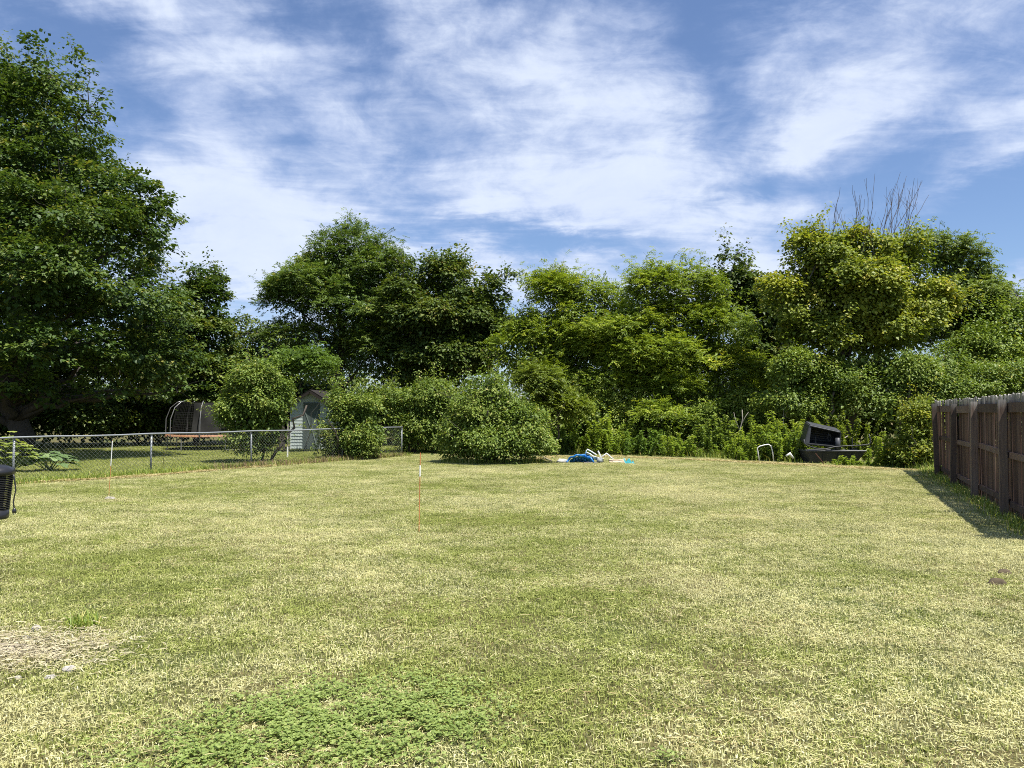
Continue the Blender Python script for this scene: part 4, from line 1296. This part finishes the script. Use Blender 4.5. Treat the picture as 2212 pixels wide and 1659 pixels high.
def windrow(name, label, line, width, n, seed, height=.07):
    rs = np.random.default_rng(seed)
    pts = np.array([tuple(p) for p in line])
    seg = np.linalg.norm(np.diff(pts, axis=0), axis=1)
    i = rs.choice(len(seg), n, p=seg / seg.sum())
    u = rs.random(n)[:, None]
    P = pts[i] * (1 - u) + pts[i + 1] * u
    off = rs.normal(0, 1, (n, 2))
    cl = .6 + .4 * np.sin(P[:, 0] * 3.1) * np.sin(P[:, 1] * 2.3 + 1)
    P[:, :2] += off * width * cl[:, None]
    P[:, 2] = .03 + rs.random(n) * height * np.exp(-(off ** 2).sum(1) * .5) * cl
    return scatter_strands(name, P, .12, L_STRAW, label, "clippings", rs=rs, width=.008)
windrow("straw_clippings", "tan line of dry clippings in front of the chain link fence", [ground(px, py) for px, py in ((-120, 1066), (40, 1046), (300, 1032), (420, 1021), (560, 1010), (640, 1003), (720, 996), (820, 984))], .16, 9000, 301, .08)
windrow("straw_clippings", "tan band of dry clippings at the back edge of the lawn", [ground(px, py + 3) for px, py in EDGE[2:-1]], .25, 8000, 302, .06)

# loose clippings the mower left, in short drifts across the lawn
def clippings():
    rs = np.random.default_rng(66)
    P = []
    for _ in range(230):
        y = 3.2 + 21 * rs.random() ** 1.25
        x = rs.uniform(-.66 * y, min(.62 * y, wf_x(y) - .6))
        if cf_side(x, y) > -.5:
            continue
        n = int(rs.integers(14, 60))
        sx, sy = rs.uniform(.10, .5), rs.uniform(.04, .14)
        q = np.stack([x + rs.normal(0, sx, n), y + rs.normal(0, sy, n), rs.uniform(.03, .055, n)], 1)
        P.append(q)
    P = np.concatenate(P)
    scatter_strands("grass_clippings", P, .075, L_STRAW, "pale dry grass clippings strewn in drifts over the lawn", "clippings", rs=rs, width=.0032)
clippings()

# clover patch
def clover():
    rs = np.random.default_rng(55)
    spots = [(640, 1590, .55, .30), (520, 1620, .45, .25), (760, 1560, .45, .30), (690, 1510, .28, .22), (890, 1545, .40, .35), (960, 1530, .24, .26), (800, 1620, .40, .20), (580, 1560, .3, .2), (880, 1490, .22, .18), (1010, 1560, .12, .2), (380, 1650, .3, .12), (1440, 1650, .06, .06)]
    P = []
    for px, py, sx, sy in spots:
        c = ground(px, min(py, 1655))
        n = int(3900 * sx * sy * 3.2)
        P.append(np.stack([c.x + rs.normal(0, sx * .62, n), c.y + rs.normal(0, sy * .75, n), rs.uniform(.016, .052, n)], 1))
    P = np.concatenate(P)
    hole = np.sin(P[:, 0] * 9 + 1) * np.sin(P[:, 1] * 11) + .6 * np.sin(P[:, 0] * 23 + P[:, 1] * 17) + .5 * np.sin(P[:, 1] * 31 - P[:, 0] * 13)
    P = P[hole + rs.normal(0, .5, len(P)) > -.45]
    n = len(P)
    V, Fc, Cc, o = [], [], [], 0
    base = rs.random(n); az0 = rs.uniform(0, 6.283, n)
    tilt = rs.normal(0, .3, (n, 2))
    for j in range(3):
        az = az0 + j * 2.094 + rs.normal(0, .1, n)
        D = np.stack([np.cos(az), np.sin(az), rs.normal(.1, .2, n)], 1)
        N = np.stack([tilt[:, 0], tilt[:, 1], np.ones(n)], 1)
        L = rs.uniform(.009, .017, n)
        v, f = leaf_verts(P, D, N, L, L * 1.0, fold=.12, droop=0)
        V.append(v); Fc.append(f + o); o += len(v); Cc.append(np.repeat(np.clip(.55 * base + .35 * rs.random(n), 0, 1), 4))
    ob = np_mesh("clover", np.concatenate(V), np.concatenate(Fc), np.concatenate(Cc), L_CLOVER)
    tag(ob, "patch of low bright green clover in the near lawn", "clover", kind="stuff")
clover()
# ---- a tuft and a scatter of pale straw at the bare spot on the left
c0 = ground(170, 1358)
tall_grass("grass_tuft", "dark green grass tuft beside the bare patch at lower left", [c0, c0 + Vector((.03, .02, 0))], .055, 240, .05, .14, L_WEED, 205)
rs_ = np.random.default_rng(8)
cb = ground(55, 1412)
Pb = np.stack([cb.x - .1 + rs_.normal(0, .36, 3200), cb.y + rs_.normal(0, .25, 3200), rs_.uniform(.01, .06, 3200)], 1)
DUST = leaf_mat("dusty_dead_grass", [(0, (.24, .20, .12)), (.5, (.42, .37, .23)), (1, (.58, .53, .35))], trans=.1, rough=.8)
rows_ = []
for i in range(9):
    u = i / 8
    rows_.append([(cb.x - .30 + .46 * u * math.cos(a) * (1 + .18 * math.sin(3 * a)), cb.y + .24 * u * math.sin(a) * (1 + .2 * math.cos(2 * a)), .05 * (1 - u * u) + .006 * math.sin(7 * a + 9 * u)) for a in [2 * math.pi * q / 24 for q in range(25)]])
tag(MB().strip(rows_).build("bare_soil", plain("dusty_soil", (.29, .25, .185), .95, vary=.3, scale=30, bump=.8), smooth=True), "bare dusty soil showing in the lawn at lower left", "soil", kind="structure")
scatter_strands("bare_patch_straw", Pb, .08, DUST, "pale matted straw over the bare patch at lower left", "straw", rs=rs_, width=.006)

# ---------------------------------------------------------------- small things
STONE = plain("pale_stone", (.40, .37, .32), .9, vary=.2, scale=20, bump=.4)
def stone(label, px, py, s, seed):
    rs = np.random.default_rng(seed)
    c = ground(px, py)
    mb = MB()
    rings = []
    for i in range(6):
        t = math.pi * i / 5
        row = []
        for j in range(9):
            a = 2 * math.pi * j / 8
            r = s * (1 + .18 * math.sin(3 * a + seed) * math.sin(t) + .12 * math.cos(2 * t + seed))
            row.append((c.x + r * math.sin(t) * math.cos(a), c.y + .8 * r * math.sin(t) * math.sin(a), s * .25 + .75 * r * math.cos(t)))
        rings.append(row)
    mb.strip(rings)
    o = mb.build("stone", STONE)
    return tag(o, label, "stone", "pale stones in the bare patch")
stone("pale upright stone, uppermost of the bare patch at lower left", 78, 1362, .042, 1)
stone("flat pale stone left of the uppermost stone in the bare patch", 56, 1383, .036, 2)
stone("small pale stone right below the uppermost stone", 76, 1390, .024, 3)
stone("pale stone at the lower right end of the bare patch", 150, 1452, .040, 4)
stone("pale stone at the lower edge of the bare patch by its grass", 108, 1470, .032, 5)
stone("small pale stone at the left picture edge in the bare patch", 38, 1468, .022, 6)

ORANGE = plain("orange_fibreglass", (.52, .20, .07), .5, vary=.1)
WHITEP = plain("white_plastic", (.78, .78, .74), .45, vary=.06)
PALEW = plain("pale_wood_pole", (.42, .38, .33), .8, vary=.2)
def marker(label, px, pbase, ptop, tx, r, bands, white_base=False):
    b = ground(px, pbase)
    top = at(tx, ptop, b.y + .02)
    t = thing("driveway_marker", label, "marker", tuple(b), group="thin marker rods stuck in the lawn")
    P = lambda u: Vector(b).lerp(top, u)
    MB().tube([P(-.05), P(1.0)], r, 6).build("rod", ORANGE, t)
    for u0, u1 in bands:
        MB().tube([P(u0), P(u1)], r + .0025, 6).build("reflective_band", WHITEP, t)
    return t
marker("orange marker rod with a white band near its top at lawn centre", 905, 1149, 978, 908, .0065, [(.70, .84)])
marker("thin marker rod with a white upper end in the left lawn", 235, 1073, 951, 243, .005, [(.55, .99)])
o = MB().quadbox([at(228, 1079, 13.9) * 0 + Vector(p) for p in (lambda c: [(c.x - .08, c.y - .04, .01), (c.x + .07, c.y - .05, .01), (c.x + .08, c.y + .05, .01), (c.x - .06, c.y + .05, .01),
     (c.x - .05, c.y - .03, .05), (c.x + .04, c.y - .04, .055), (c.x + .06, c.y + .03, .045), (c.x - .04, c.y + .04, .05)])(ground(237, 1079))]).build("stone", STONE)
tag(o, "pale stone at the foot of the thin marker in the left lawn", "stone")
bp_ = ground(621, 989)
t = thing("fence_pole", "pale wooden pole with a white lower end leaning on the chain link fence", "pole", tuple(bp_))
MB().tube([bp_ + Vector((0, 0, .36)), at(622, 911, bp_.y)], .021, 8).build("pole", PALEW, t)
MB().tube([bp_ + Vector((0, 0, -.05)), bp_ + Vector((0, 0, .37))], .026, 8).build("white_sleeve", WHITEP, t)

# broken branch-like prop in front of the shed door
b0, b1 = at(668, 888, 29.9), at(716, 850, 29.9)
tw = thing("dead_sapling", "pale bare branch slanting across the shed door", "branch", tuple(ground(655, 975)))
g0 = ground(655, 975)
MB().tube([Vector((g0.x + .1, 29.6, 0)), at(672, 930, 29.7), at(672, 892, 29.9), at(683, 880, 29.9), at(698, 858, 29.9)], [.022, .02, .02, .018, .012], 6).build("branch", PALETWIG, tw, smooth=True)

def bare_shoot(label, pts_px, Y, r, forks=()):
    p = [at(a, b, Y) for a, b in pts_px]
    p[0].z = 0
    t = thing("bare_sapling", label, "sapling", tuple(p[0]), group="bare saplings at the wood's edge")
    mb = MB(); mb.tube(p, [r * (1 - .12 * i) for i in range(len(p))], 6)
    for f in forks:
        q = [at(a, b, Y) for a, b in f]
        mb.tube(q, [r * .6, r * .5, r * .3][:len(q)], 5)
    mb.build("trunk", PALETWIG, t, smooth=True)
bare_shoot("forked pale bare sapling left of the goldenrod clump", [(1597, 985), (1598, 930), (1604, 905), (1603, 885)], 26.0, .022, [[(1598, 925), (1610, 900), (1617, 890)], [(1600, 935), (1588, 905), (1585, 890)]])
bare_shoot("thin pale stem behind the goldenrod clump", [(1692, 985), (1692, 920), (1693, 880)], 26.5, .014, [[(1692, 905), (1700, 890), (1702, 875)]])
bare_shoot("thin grey stem behind the weeds right of the black dump cart", [(1958, 985), (1957, 930), (1954, 885)], 25.0, .013, [[(1957, 920), (1966, 900), (1968, 885)]])

# ---- bug zapper hanging from a hook
BLACKP = plain("black_plastic", (.020, .020, .022), .34, vary=.2, scale=12, spec=.5)
def zapper():
    Y = 6.75
    px0 = -14.0
    c = at(px0, 1000, Y)
    ztop, zbot = at(px0, 1012, Y).z, at(px0, 1121, Y).z
    rt, rb = (at(25, 1020, Y).x - c.x), (at(14, 1110, Y).x - c.x)
    t = thing("bug_zapper", "black ribbed hanging bug zapper with a dangling plug cord at left edge", "bug zapper", (c.x, Y, zbot))
    def lathe(prof, n=28):
        return [[(c.x + r * math.cos(2 * math.pi * j / n), Y + r * math.sin(2 * math.pi * j / n), z) for j in range(n + 1)] for r, z in prof]
    h = ztop - zbot
    MB().strip(lathe([(.004, ztop + .035), (rt * .55, ztop + .03), (rt * .95, ztop + .002), (rt * 1.04, ztop - .02), (rt * 1.02, ztop - .055), (rt * .93, ztop - .06), (.004, ztop - .06)])).build("cap", BLACKP, t, smooth=True)
    MB().strip(lathe([(.004, zbot), (rb * .95, zbot), (rb * 1.0, zbot + .012), (rb * 1.02, zbot + .075), (.004, zbot + .078)])).build("base", BLACKP, t, smooth=True)
    MB().strip(lathe([(rb * .62, zbot + .07), (rt * .62, ztop - .05)])).build("inner_tube", plain("dark_core", (.01, .01, .012), .3), t, smooth=True)
    n = 19
    for i in range(n):
        u = (i + .5) / n
        z = zbot + .078 + u * (h - .14)
        r = rb + (rt * .97 - rb) * u
        MB().strip(lathe([(r * .86, z + .004), (r, z - .003), (r, z - .0075), (r * .86, z - .001), (r * .86, z + .004)])).build("rib", BLACKP, t, smooth=False)
    for j in range(4):
        a = math.pi * (j + .5) / 2
        MB().tube([(c.x + rb * .93 * math.cos(a), Y + rb * .93 * math.sin(a), zbot + .05), (c.x + rt * .9 * math.cos(a), Y + rt * .9 * math.sin(a), ztop - .04)], .012, 6).build("upright", BLACKP, t)
    cd = [at(a, b, Y - .12) for a, b in ((29, 1024), (31, 1034), (33, 1046), (34, 1060), (31, 1072), (29, 1084), (30, 1094), (31, 1100))]
    k = MB().tube(cd, .0055, 6).build("cord", BLACKP, t, smooth=True)
    e = cd[-1]
    MB().tube([e + Vector((0, 0, .012)), e, e - Vector((0, 0, .012)), e - Vector((0, 0, .03))], [.007, .012, .017, .017], 8).build("plug", BLACKP, k, smooth=True)
    for dx in (-.007, .007):
        MB().box((e.x + dx, e.y, e.z - .038), (.003, .006, .018)).build("prong", GALV, k)
    MB().tube([(c.x, Y, ztop + .03), (c.x, Y, ztop + .09), (c.x - .02, Y, ztop + .11), (c.x - .04, Y, ztop + .09)], .004, 6).build("hanging_loop", GALV, t, smooth=True)
    # the crook it hangs from stands just outside the picture
    hx = c.x - .36
    hk = thing("shepherd_hook", "black metal shepherd hook holding the bug zapper", "garden hook", (hx, Y, 0))
    MB().tube([(hx, Y, -.2), (hx, Y, ztop + .1), (hx + .03, Y, ztop + .2), (hx + .12, Y, ztop + .27), (hx + .24, Y, ztop + .24), (hx + .31, Y, ztop + .14), (hx + .325, Y, ztop + .085), (hx + .335, Y, ztop + .1)], .007, 8).build("pole", BLACKP, hk, smooth=True)
zapper()

# ---- heap by the lawn edge: folded paddling pool, broken chair, cushion, tarp
BLUE = plain("blue_pool_plastic", (.08, .40, .82), .35, vary=.12, scale=6, dirt=(.25, .5, .8, .4))
BLUED = plain("dark_blue_plastic", (.015, .15, .42), .35, vary=.15)
TAN = plain("tan_cushion", (.55, .44, .30), .8, vary=.12, scale=6)
TEAL = plain("teal_tarp", (.02, .20, .22), .5, vary=.3, scale=12, dirt=(.3, .5, .62, .5))
GREYB = plain("grey_sacking", (.40, .39, .36), .7, vary=.35, scale=14)
def heap():
    s = 2212 / 3072
    def P(cx, cy, Y=23.4):
        return at((1600 + cx / 5.53) * s, (1300 + cy / 5.53) * s, Y)
    # pool: a shallow dish folded over, standing on its edge
    base = P(770, 500)
    t = thing("paddling_pool", "bright blue plastic paddling pool folded over on the lawn edge", "paddling pool", (base.x, 23.4, 0))
    cxx, W, Hh = base.x, (P(985, 500).x - P(555, 500).x) / 2, P(700, 345).z
    rows = []
    for i in range(9):
        v = i / 8
        rows.append([(cxx + W * .88 * math.cos(math.pi * (1 - j / 20)) * math.cos(v * 1.3), 23.20 + .45 * v + .05 * math.sin(j * 1.9) * v,
                      max(.015, Hh * .80 * math.sin(math.pi * j / 20) * (1 - v) ** .6 + .02 * math.sin(j * 2.3))) for j in range(21)])
    MB().strip(rows).build("pool_floor", BLUE, t, smooth=True)
    arc = [(cxx + W * 1.0 * math.cos(math.pi * (1 - j / 20)), 23.22 + .05 * math.sin(j * .6), max(.02, Hh * .93 * math.sin(math.pi * j / 20) + .015 * math.sin(j * 1.7))) for j in range(21)]
    MB().tube(arc, .032, 8).build("rim", BLUED, t, smooth=True)
    rows = []
    for i in range(7):
        u = i / 6
        rows.append([(cxx + W * (.25 + .85 * u), 23.25 + .3 * v / 6 + .04 * math.sin(i * 2 + v), max(.015, Hh * (1.05 - .55 * u ** 2) * (1 - v / 6) ** .7 + .02 * math.sin(3 * u * 6 + v))) for v in range(7)])
    MB().strip(rows).build("pool_wall", BLUE, t, smooth=True)
    for k in range(5):
        a = math.pi * (.25 + .12 * k)
        x, z = cxx - W * .62 * math.cos(a), Hh * .52 * math.sin(a)
        MB().box((x, 23.30, z), (.05, .03, .035), Matrix.Rotation(.4 * (k - 2), 3, "Y")).build("print", BLUED, t)
    # sacking left of it
    def lump(name, label, cat, cx, cy, rx, ry, rz, m, seed, Y=23.3):
        rs = np.random.default_rng(seed)
        c = P(cx, cy, Y)
        rows = []
        for i in range(8):
            th = math.pi * i / 7
            row = []
            for j in range(13):
                a = 2 * math.pi * j / 12
                q = 1 + .22 * math.sin(2 * a + seed) * math.sin(3 * th) + .12 * math.sin(5 * a + i)
                row.append((c.x + rx * q * math.sin(th) * math.cos(a), Y + ry * q * math.sin(th) * math.sin(a), max(.005, rz * .8 + rz * q * math.cos(th))))
            rows.append(row)
        o = MB().strip(rows).build(name, m, smooth=True)
        return tag(o, label, cat)
    lump("crumpled_sack", "crumpled grey sack lying left of the blue paddling pool", "sack", 480, 490, .17, .12, .07, GREYB, 3)
    lump("dark_scrap", "small dark scrap at the left end of the junk heap", "scrap", 385, 520, .06, .05, .025, BLACKP, 5)
    lump("wire_bundle", "grey crumpled bundle below the broken white chair", "bundle", 1100, 470, .10, .10, .09, plain("wire_bundle", (.22, .24, .24), .6, vary=.5, scale=30), 8)
    # broken white chair on its back
    cb_ = P(1100, 430)
    c = thing("broken_chair", "broken white plastic garden chair upside down on the junk heap", "chair", (cb_.x, 23.45, 0))
    def bar(name, pts, r=.018, Y=23.45):
        MB().tube([P(a, b, Y + dy) for a, b, dy in pts], r, 6).build(name, WHITEP, c, smooth=True)
    bar("arm", [(868, 335, 0), (880, 290, 0), (900, 265, 0), (960, 300, .05), (1050, 355, .1)])
    bar("arm", [(880, 315, .3), (940, 340, .3), (1000, 385, .25), (1045, 400, .2)])
    bar("leg", [(1075, 295, 0), (1100, 345, .05), (1130, 400, .1)], .022)
    bar("leg", [(1130, 390, .2), (1170, 365, .2), (1215, 335, .15)], .02)
    bar("leg", [(1210, 330, .1), (1250, 360, .05), (1290, 400, 0), (1330, 430, 0)], .02)
    rows = []
    for i in range(7):
        rows.append([P(1000 + 28 * i, 385 + 7 * i - 12 * math.sin(j * .9) + 8 * j, 23.3 + .07 * j) for j in range(6)])
    mb = MB().strip(rows); o = mb.build("seat", WHITEP, c, smooth=True)
    sd = o.modifiers.new("thick", "SOLIDIFY"); sd.thickness = .012
    # cushion
    k = thing("chair_cushion", "tan cushion with a dark seam lying right of the broken chair", "cushion", tuple(P(1390, 500)))
    rows = []
    for i in range(9):
        u = i / 8
        rows.append([tuple(P(1255 + 270 * u + 10 * v, 425 - (8 * u) + 55 * math.sin(u * math.pi) * .25 + 80 * v - 14 * v * u, 23.55 - .2 * v)) for v in (0, .25, .5, .75, 1)])
    o = MB().strip(rows).build("cover", TAN, k, smooth=True)
    sd = o.modifiers.new("thick", "SOLIDIFY"); sd.thickness = .05
    MB().tube([P(1265, 448, 23.40), (P(1390, 455, 23.39)), P(1510, 440, 23.40)], .008, 5).build("seam", plain("dark_seam", (.12, .08, .05), .8), k)
    # teal tarp
    tt = thing("teal_tarp", "small crumpled teal tarp with a pale blue fold at the heap's right end", "tarp", tuple(P(1590, 540)))
    rows = []
    for i in range(9):
        u = i / 8
        rows.append([tuple(Vector(P(1550 + 90 * u, 470 + 90 * u, 23.2 - .35 * u)) + Vector(((v - 2.5) * .05, 0, .05 + .07 * math.sin(u * 9 + v * 2.1) * (1 - u * .6)))) for v in range(6)])
    for r_ in rows:
        for q in range(len(r_)):
            r_[q] = (r_[q][0], r_[q][1], max(.01, r_[q][2]))
    MB().strip(rows).build("sheet", TEAL, tt, smooth=True)
    MB().tube([P(1600, 500, 23.05), P(1630, 545, 22.9), P(1660, 578, 22.75)], [.012, .03, .02], 6).build("fold", plain("pale_blue_fold", (.45, .62, .75), .5), tt, smooth=True)
    # plank under the chair
    a, b = P(840, 495, 23.1), P(1060, 470, 23.2)
    a.z = b.z = .03
    o = MB().tube([a, b], .02, 4).build("loose_plank", PALETWIG)
    tag(o, "thin pale plank lying in front of the blue paddling pool", "plank")
    a, b = ground(1168, 990), ground(1192, 998)
    o = MB().tube([a + Vector((0, 0, .08)), b + Vector((0, 0, .03))], .015, 5).build("fallen_branch", PALETWIG)
    tag(o, "short pale broken branch at the foot of the large bush", "branch")
heap()

# ---- white pipe hoop and a scrap in the weeds
hp = [(1641, 990), (1637, 975), (1636, 968), (1641, 964), (1652, 961), (1660, 960), (1665, 963), (1668, 972), (1672, 990)]
pts = [at(a, b, 23.7) for a, b in hp]
pts[0].z = -.02; pts[-1].z = -.02
o = MB().tube(pts, .017, 8).build("pipe_hoop", WHITEP, smooth=True)
tag(o, "white bent pipe hoop sticking out of the weeds", "pipe")
o = MB().tube([at(1698, 985, 23.3), at(1706, 980, 23.3), at(1714, 990, 23.3)], [.03, .05, .03], 7).build("plastic_scrap", WHITEP, smooth=True)
tag(o, "small white plastic scrap in the weeds left of the black dump cart", "scrap")

# ---- black dump cart with its box tipped up
BLK = plain("black_cart_plastic", (.028, .030, .033), .5, vary=.25, scale=5, dirt=(.05, .05, .045, .6))
GREYM = plain("grey_cart_edge", (.055, .058, .065), .5, vary=.2)
def cart():
    s = 2212 / 3072
    Y = 22.9
    def P(cx, cy, dY=0.0):
        return at((2200 + cx / 4.424) * s, (1240 + cy / 4.424) * s, Y + dY)
    b = P(1370, 720)
    t = thing("dump_cart", "black plastic dump cart with its box tipped up among the weeds", "cart", (b.x, Y, 0))
    # tub: open tapered trough
    xl, xr, zt = P(985, 500).x, P(1755, 500).x, P(1300, 500).z
    xlb, xrb = P(1040, 700).x, P(1650, 700).x
    d = .85
    out = [[(xlb, Y + .1, .0), (xrb, Y + .1, .0), (xrb, Y + d - .1, .0), (xlb, Y + d - .1, .0), (xlb, Y + .1, .0)],
           [(xl, Y, zt), (xr, Y, zt), (xr, Y + d, zt), (xl, Y + d, zt), (xl, Y, zt)],
           [(xl + .03, Y + .03, zt), (xr - .03, Y + .03, zt), (xr - .03, Y + d - .03, zt), (xl + .03, Y + d - .03, zt), (xl + .03, Y + .03, zt)],
           [(xlb + .03, Y + .13, .05), (xrb - .03, Y + .13, .05), (xrb - .03, Y + d - .13, .05), (xlb + .03, Y + d - .13, .05), (xlb + .03, Y + .13, .05)]]
    mb = MB().strip(out)
    mb.f.append((15, 16, 17, 18))
    mb.build("tub", BLK, t)
    MB().tube([(xl - .01, Y - .02, zt), (xr + .01, Y - .02, zt), (xr + .01, Y + d, zt), (xl - .01, Y + d, zt), (xl - .01, Y - .02, zt)], .022, 6).build("rim", GREYM, t)
    for u in (.28, .55, .8):
        x0, x1 = xlb + (xrb - xlb) * u, xl + (xr - xl) * u
        MB().quadbox([Vector(q) for q in ((x0 - .02, Y + .07, .02), (x0 + .02, Y + .07, .02), (x0 + .02, Y + .12, .02), (x0 - .02, Y + .12, .02),
                                          (x1 - .02, Y - .015, zt - .03), (x1 + .02, Y - .015, zt - .03), (x1 + .02, Y + .02, zt - .03), (x1 - .02, Y + .02, zt - .03))]).build("rib", BLK, t)
    # tipped box: open towards the yard
    TL, TR, BR, BL = P(1020, 165), P(1425, 255), P(1390, 440), P(950, 400)
    D = Vector((.08, .55, .10))
    def panel(name, a, b_, c, e, th, m, par):
        n = (b_ - a).cross(e - a).normalized() * th
        return MB().quadbox([a, b_, c, e, a + n, b_ + n, c + n, e + n]).build(name, m, par)
    bx = panel("tipped_box", TL + D, TR + D, BR + D, BL + D, .03, BLK, t)
    panel("top_panel", TL, TR, TR + D, TL + D, .03, GREYM, bx)
    panel("side_panel", BL, TL, TL + D, BL + D, .03, BLK, bx)
    panel("side_panel", TR, BR, BR + D, TR + D, .03, BLK, bx)
    panel("bottom_panel", BR, BL, BL + D, BR + D, .03, BLK, bx)
    # front edge frame, wide grey cheek on the left
    ex = (TL - BL)
    MB().quadbox([BL, BL + (BR - BL) * .13, TL + (TR - TL) * .04, TL, BL + Vector((0, .03, 0)), BL + (BR - BL) * .13 + Vector((0, .03, 0)), TL + (TR - TL) * .04 + Vector((0, .03, 0)), TL + Vector((0, .03, 0))]).build("cheek_panel", GREYM, bx)
    MB().tube([TL, TR], .02, 6).build("front_edge", GREYM, bx)
    for i in range(6):
        u = .12 + .13 * i
        a = BL.lerp(TL, u).lerp(BR.lerp(TR, u), .16) + D * .75
        b_ = BL.lerp(TL, u).lerp(BR.lerp(TR, u), .82) + D * .75
        MB().tube([a, b_], .014, 4).build("slat", BLK, bx)
    MB().tube([P(1095, 400, .1), P(1092, 310, .12)], .008, 5).build("upright_rod", GREYM, bx)
    ring = [P(1275 + 22 * math.cos(a), 320 + 45 * math.sin(a), .2) for a in [2 * math.pi * q / 12 for q in range(13)]]
    MB().tube(ring + [P(1255, 250, .2)], .008, 5).build("wire_loop", GREYM, bx)
    # bent handle bar along the rim, turning up at the right
    MB().tube([P(938, 345, -.03), P(940, 395, -.05), P(985, 430, -.06), P(1100, 465, -.06), P(1220, 475, -.06), P(1340, 445, -.05), P(1500, 432, -.05), P(1700, 424, -.04), P(1800, 412, -.03), P(1822, 385, -.03), P(1815, 330, -.03), P(1800, 280, -.03)], .018, 7).build("handle", BLK, t, smooth=True)
    MB().tube([P(1385, 490, .05), P(1385, 325, .05)], .075, 10).build("corner_post", GREYM, t, smooth=True)
    MB().tube([P(1580, 490, .3), P(1578, 330, .3)], .02, 6).build("stake", BLK, t)
    MB().tube([P(1400, 400, .2), P(1470, 330, .25), P(1520, 300, .3)], .015, 5).build("strut", PALETWIG, t)
    MB().tube([P(1090, 530, -.25), P(1180, 640, -.3), P(1230, 720, -.35)], .012, 5).build("rusty_rod", plain("rust", (.14, .06, .035), .9, vary=.3), t)
cart()

# ---- broad leaved plants behind the chain link fence
def broad_plant(label, px, pbase, w_px, h_px, m, n, seed, lobed, lw):
    rs = np.random.default_rng(seed)
    b = ground(px, pbase)
    sc = b.y / F
    w, h = w_px * sc, h_px * sc
    t = thing("broad_leaf_plant", label, "plant", tuple(b), group="broad leaved plants behind the chain link fence")
    for i in range(n):
        az = rs.uniform(0, 6.283)
        u = math.sqrt(rs.random())
        c = Vector((b.x + math.cos(az) * u * w / 2, b.y + math.sin(az) * u * w / 3, h * (1 - .55 * u * u) * rs.uniform(.55 if not lobed else .75, 1.0)))
        L = lw * rs.uniform(.7, 1.2)
        d = Vector((math.cos(az), math.sin(az), rs.normal(-.15, .2))).normalized()
        side = d.cross(Vector((0, 0, 1))).normalized()
        up = side.cross(d)
        mb = MB()
        k = 14
        mb.v.append(tuple(c - d * L * .35))
        for j in range(k + 1):
            a = -2.5 + 5.0 * j / k
            rr = L * .55 * (1 + (.30 * math.cos(a * 3.6) if lobed else .06 * math.cos(a * 5)))
            rr *= (1.15 if abs(a) < .4 else 1)
            x, y = rr * math.cos(a), rr * math.sin(a) * .85
            mb.v.append(tuple(c + d * x + side * y + up * (-.18 * y * y / L - .25 * max(0, x) ** 2 / L + .012 * math.sin(a * 7))))
        mid = len(mb.v)
        mb.v.append(tuple(c + up * L * .04))
        for j in range(k):
            mb.f.append((mid, j + 1, j + 2))
        mb.f.append((mid, k + 1, 0)); mb.f.append((mid, 0, 1))
        o = mb.build("leaf", m, t)
        a_ = o.data.attributes.new("rnd", "FLOAT", "POINT")
        a_.data.foreach_set("value", [float(rs.random())] * len(o.data.vertices))
        if i % 2 == 0:
            MB().tube([Vector((b.x + rs.normal(0, .05), b.y + rs.normal(0, .05), 0)), Vector(b).lerp(c, .6) + Vector((0, 0, .08)), c - d * L * .3], [.012, .01, .007], 5).build("stalk", STEM, t)
    return t
broad_plant("low plant with big lobed grey green leaves behind the chain link fence", 108, 1019, 105, 46, L_RHUB, 34, 401, True, .34)
broad_plant("tall lime leaved plant at the left edge behind the chain link fence", 22, 1022, 115, 92, L_HYDR, 90, 402, False, .20)

# a grass stalk bending over by the fence
q0 = ground(352, 1012)
o = MB().tube([q0, at(354, 985, q0.y), at(362, 970, q0.y), at(376, 963, q0.y), at(385, 968, q0.y)], [.006, .005, .004, .004, .003], 4).build("grass_stalk", L_STRAW, smooth=True)
tag(o, "single dry grass stalk bending over by the chain link fence", "grass stalk")
# dark mounds whose colour stands in for shaded hollows in the right lawn
HOLLOW = plain("dark_hollow", (.10, .075, .045), .95, vary=.3, scale=25, bump=.6)
for i, (px, py, s, lab) in enumerate([(2152, 1262, .05, "dark mound for a shaded hollow, lower of two on the right lawn"), (2168, 1240, .042, "dark mound for a shaded hollow, upper of two on the right lawn")]):
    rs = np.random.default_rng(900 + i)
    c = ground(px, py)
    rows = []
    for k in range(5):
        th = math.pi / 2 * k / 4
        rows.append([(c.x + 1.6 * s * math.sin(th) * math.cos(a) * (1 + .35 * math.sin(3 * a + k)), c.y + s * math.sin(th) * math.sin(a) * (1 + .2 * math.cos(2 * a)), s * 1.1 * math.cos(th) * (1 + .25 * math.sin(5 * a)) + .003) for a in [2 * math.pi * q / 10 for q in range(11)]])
    o = MB().strip(rows).build("dark_hollow", HOLLOW, smooth=True)
    tag(o, lab, "soil clod", "shaded hollows on the right lawn")
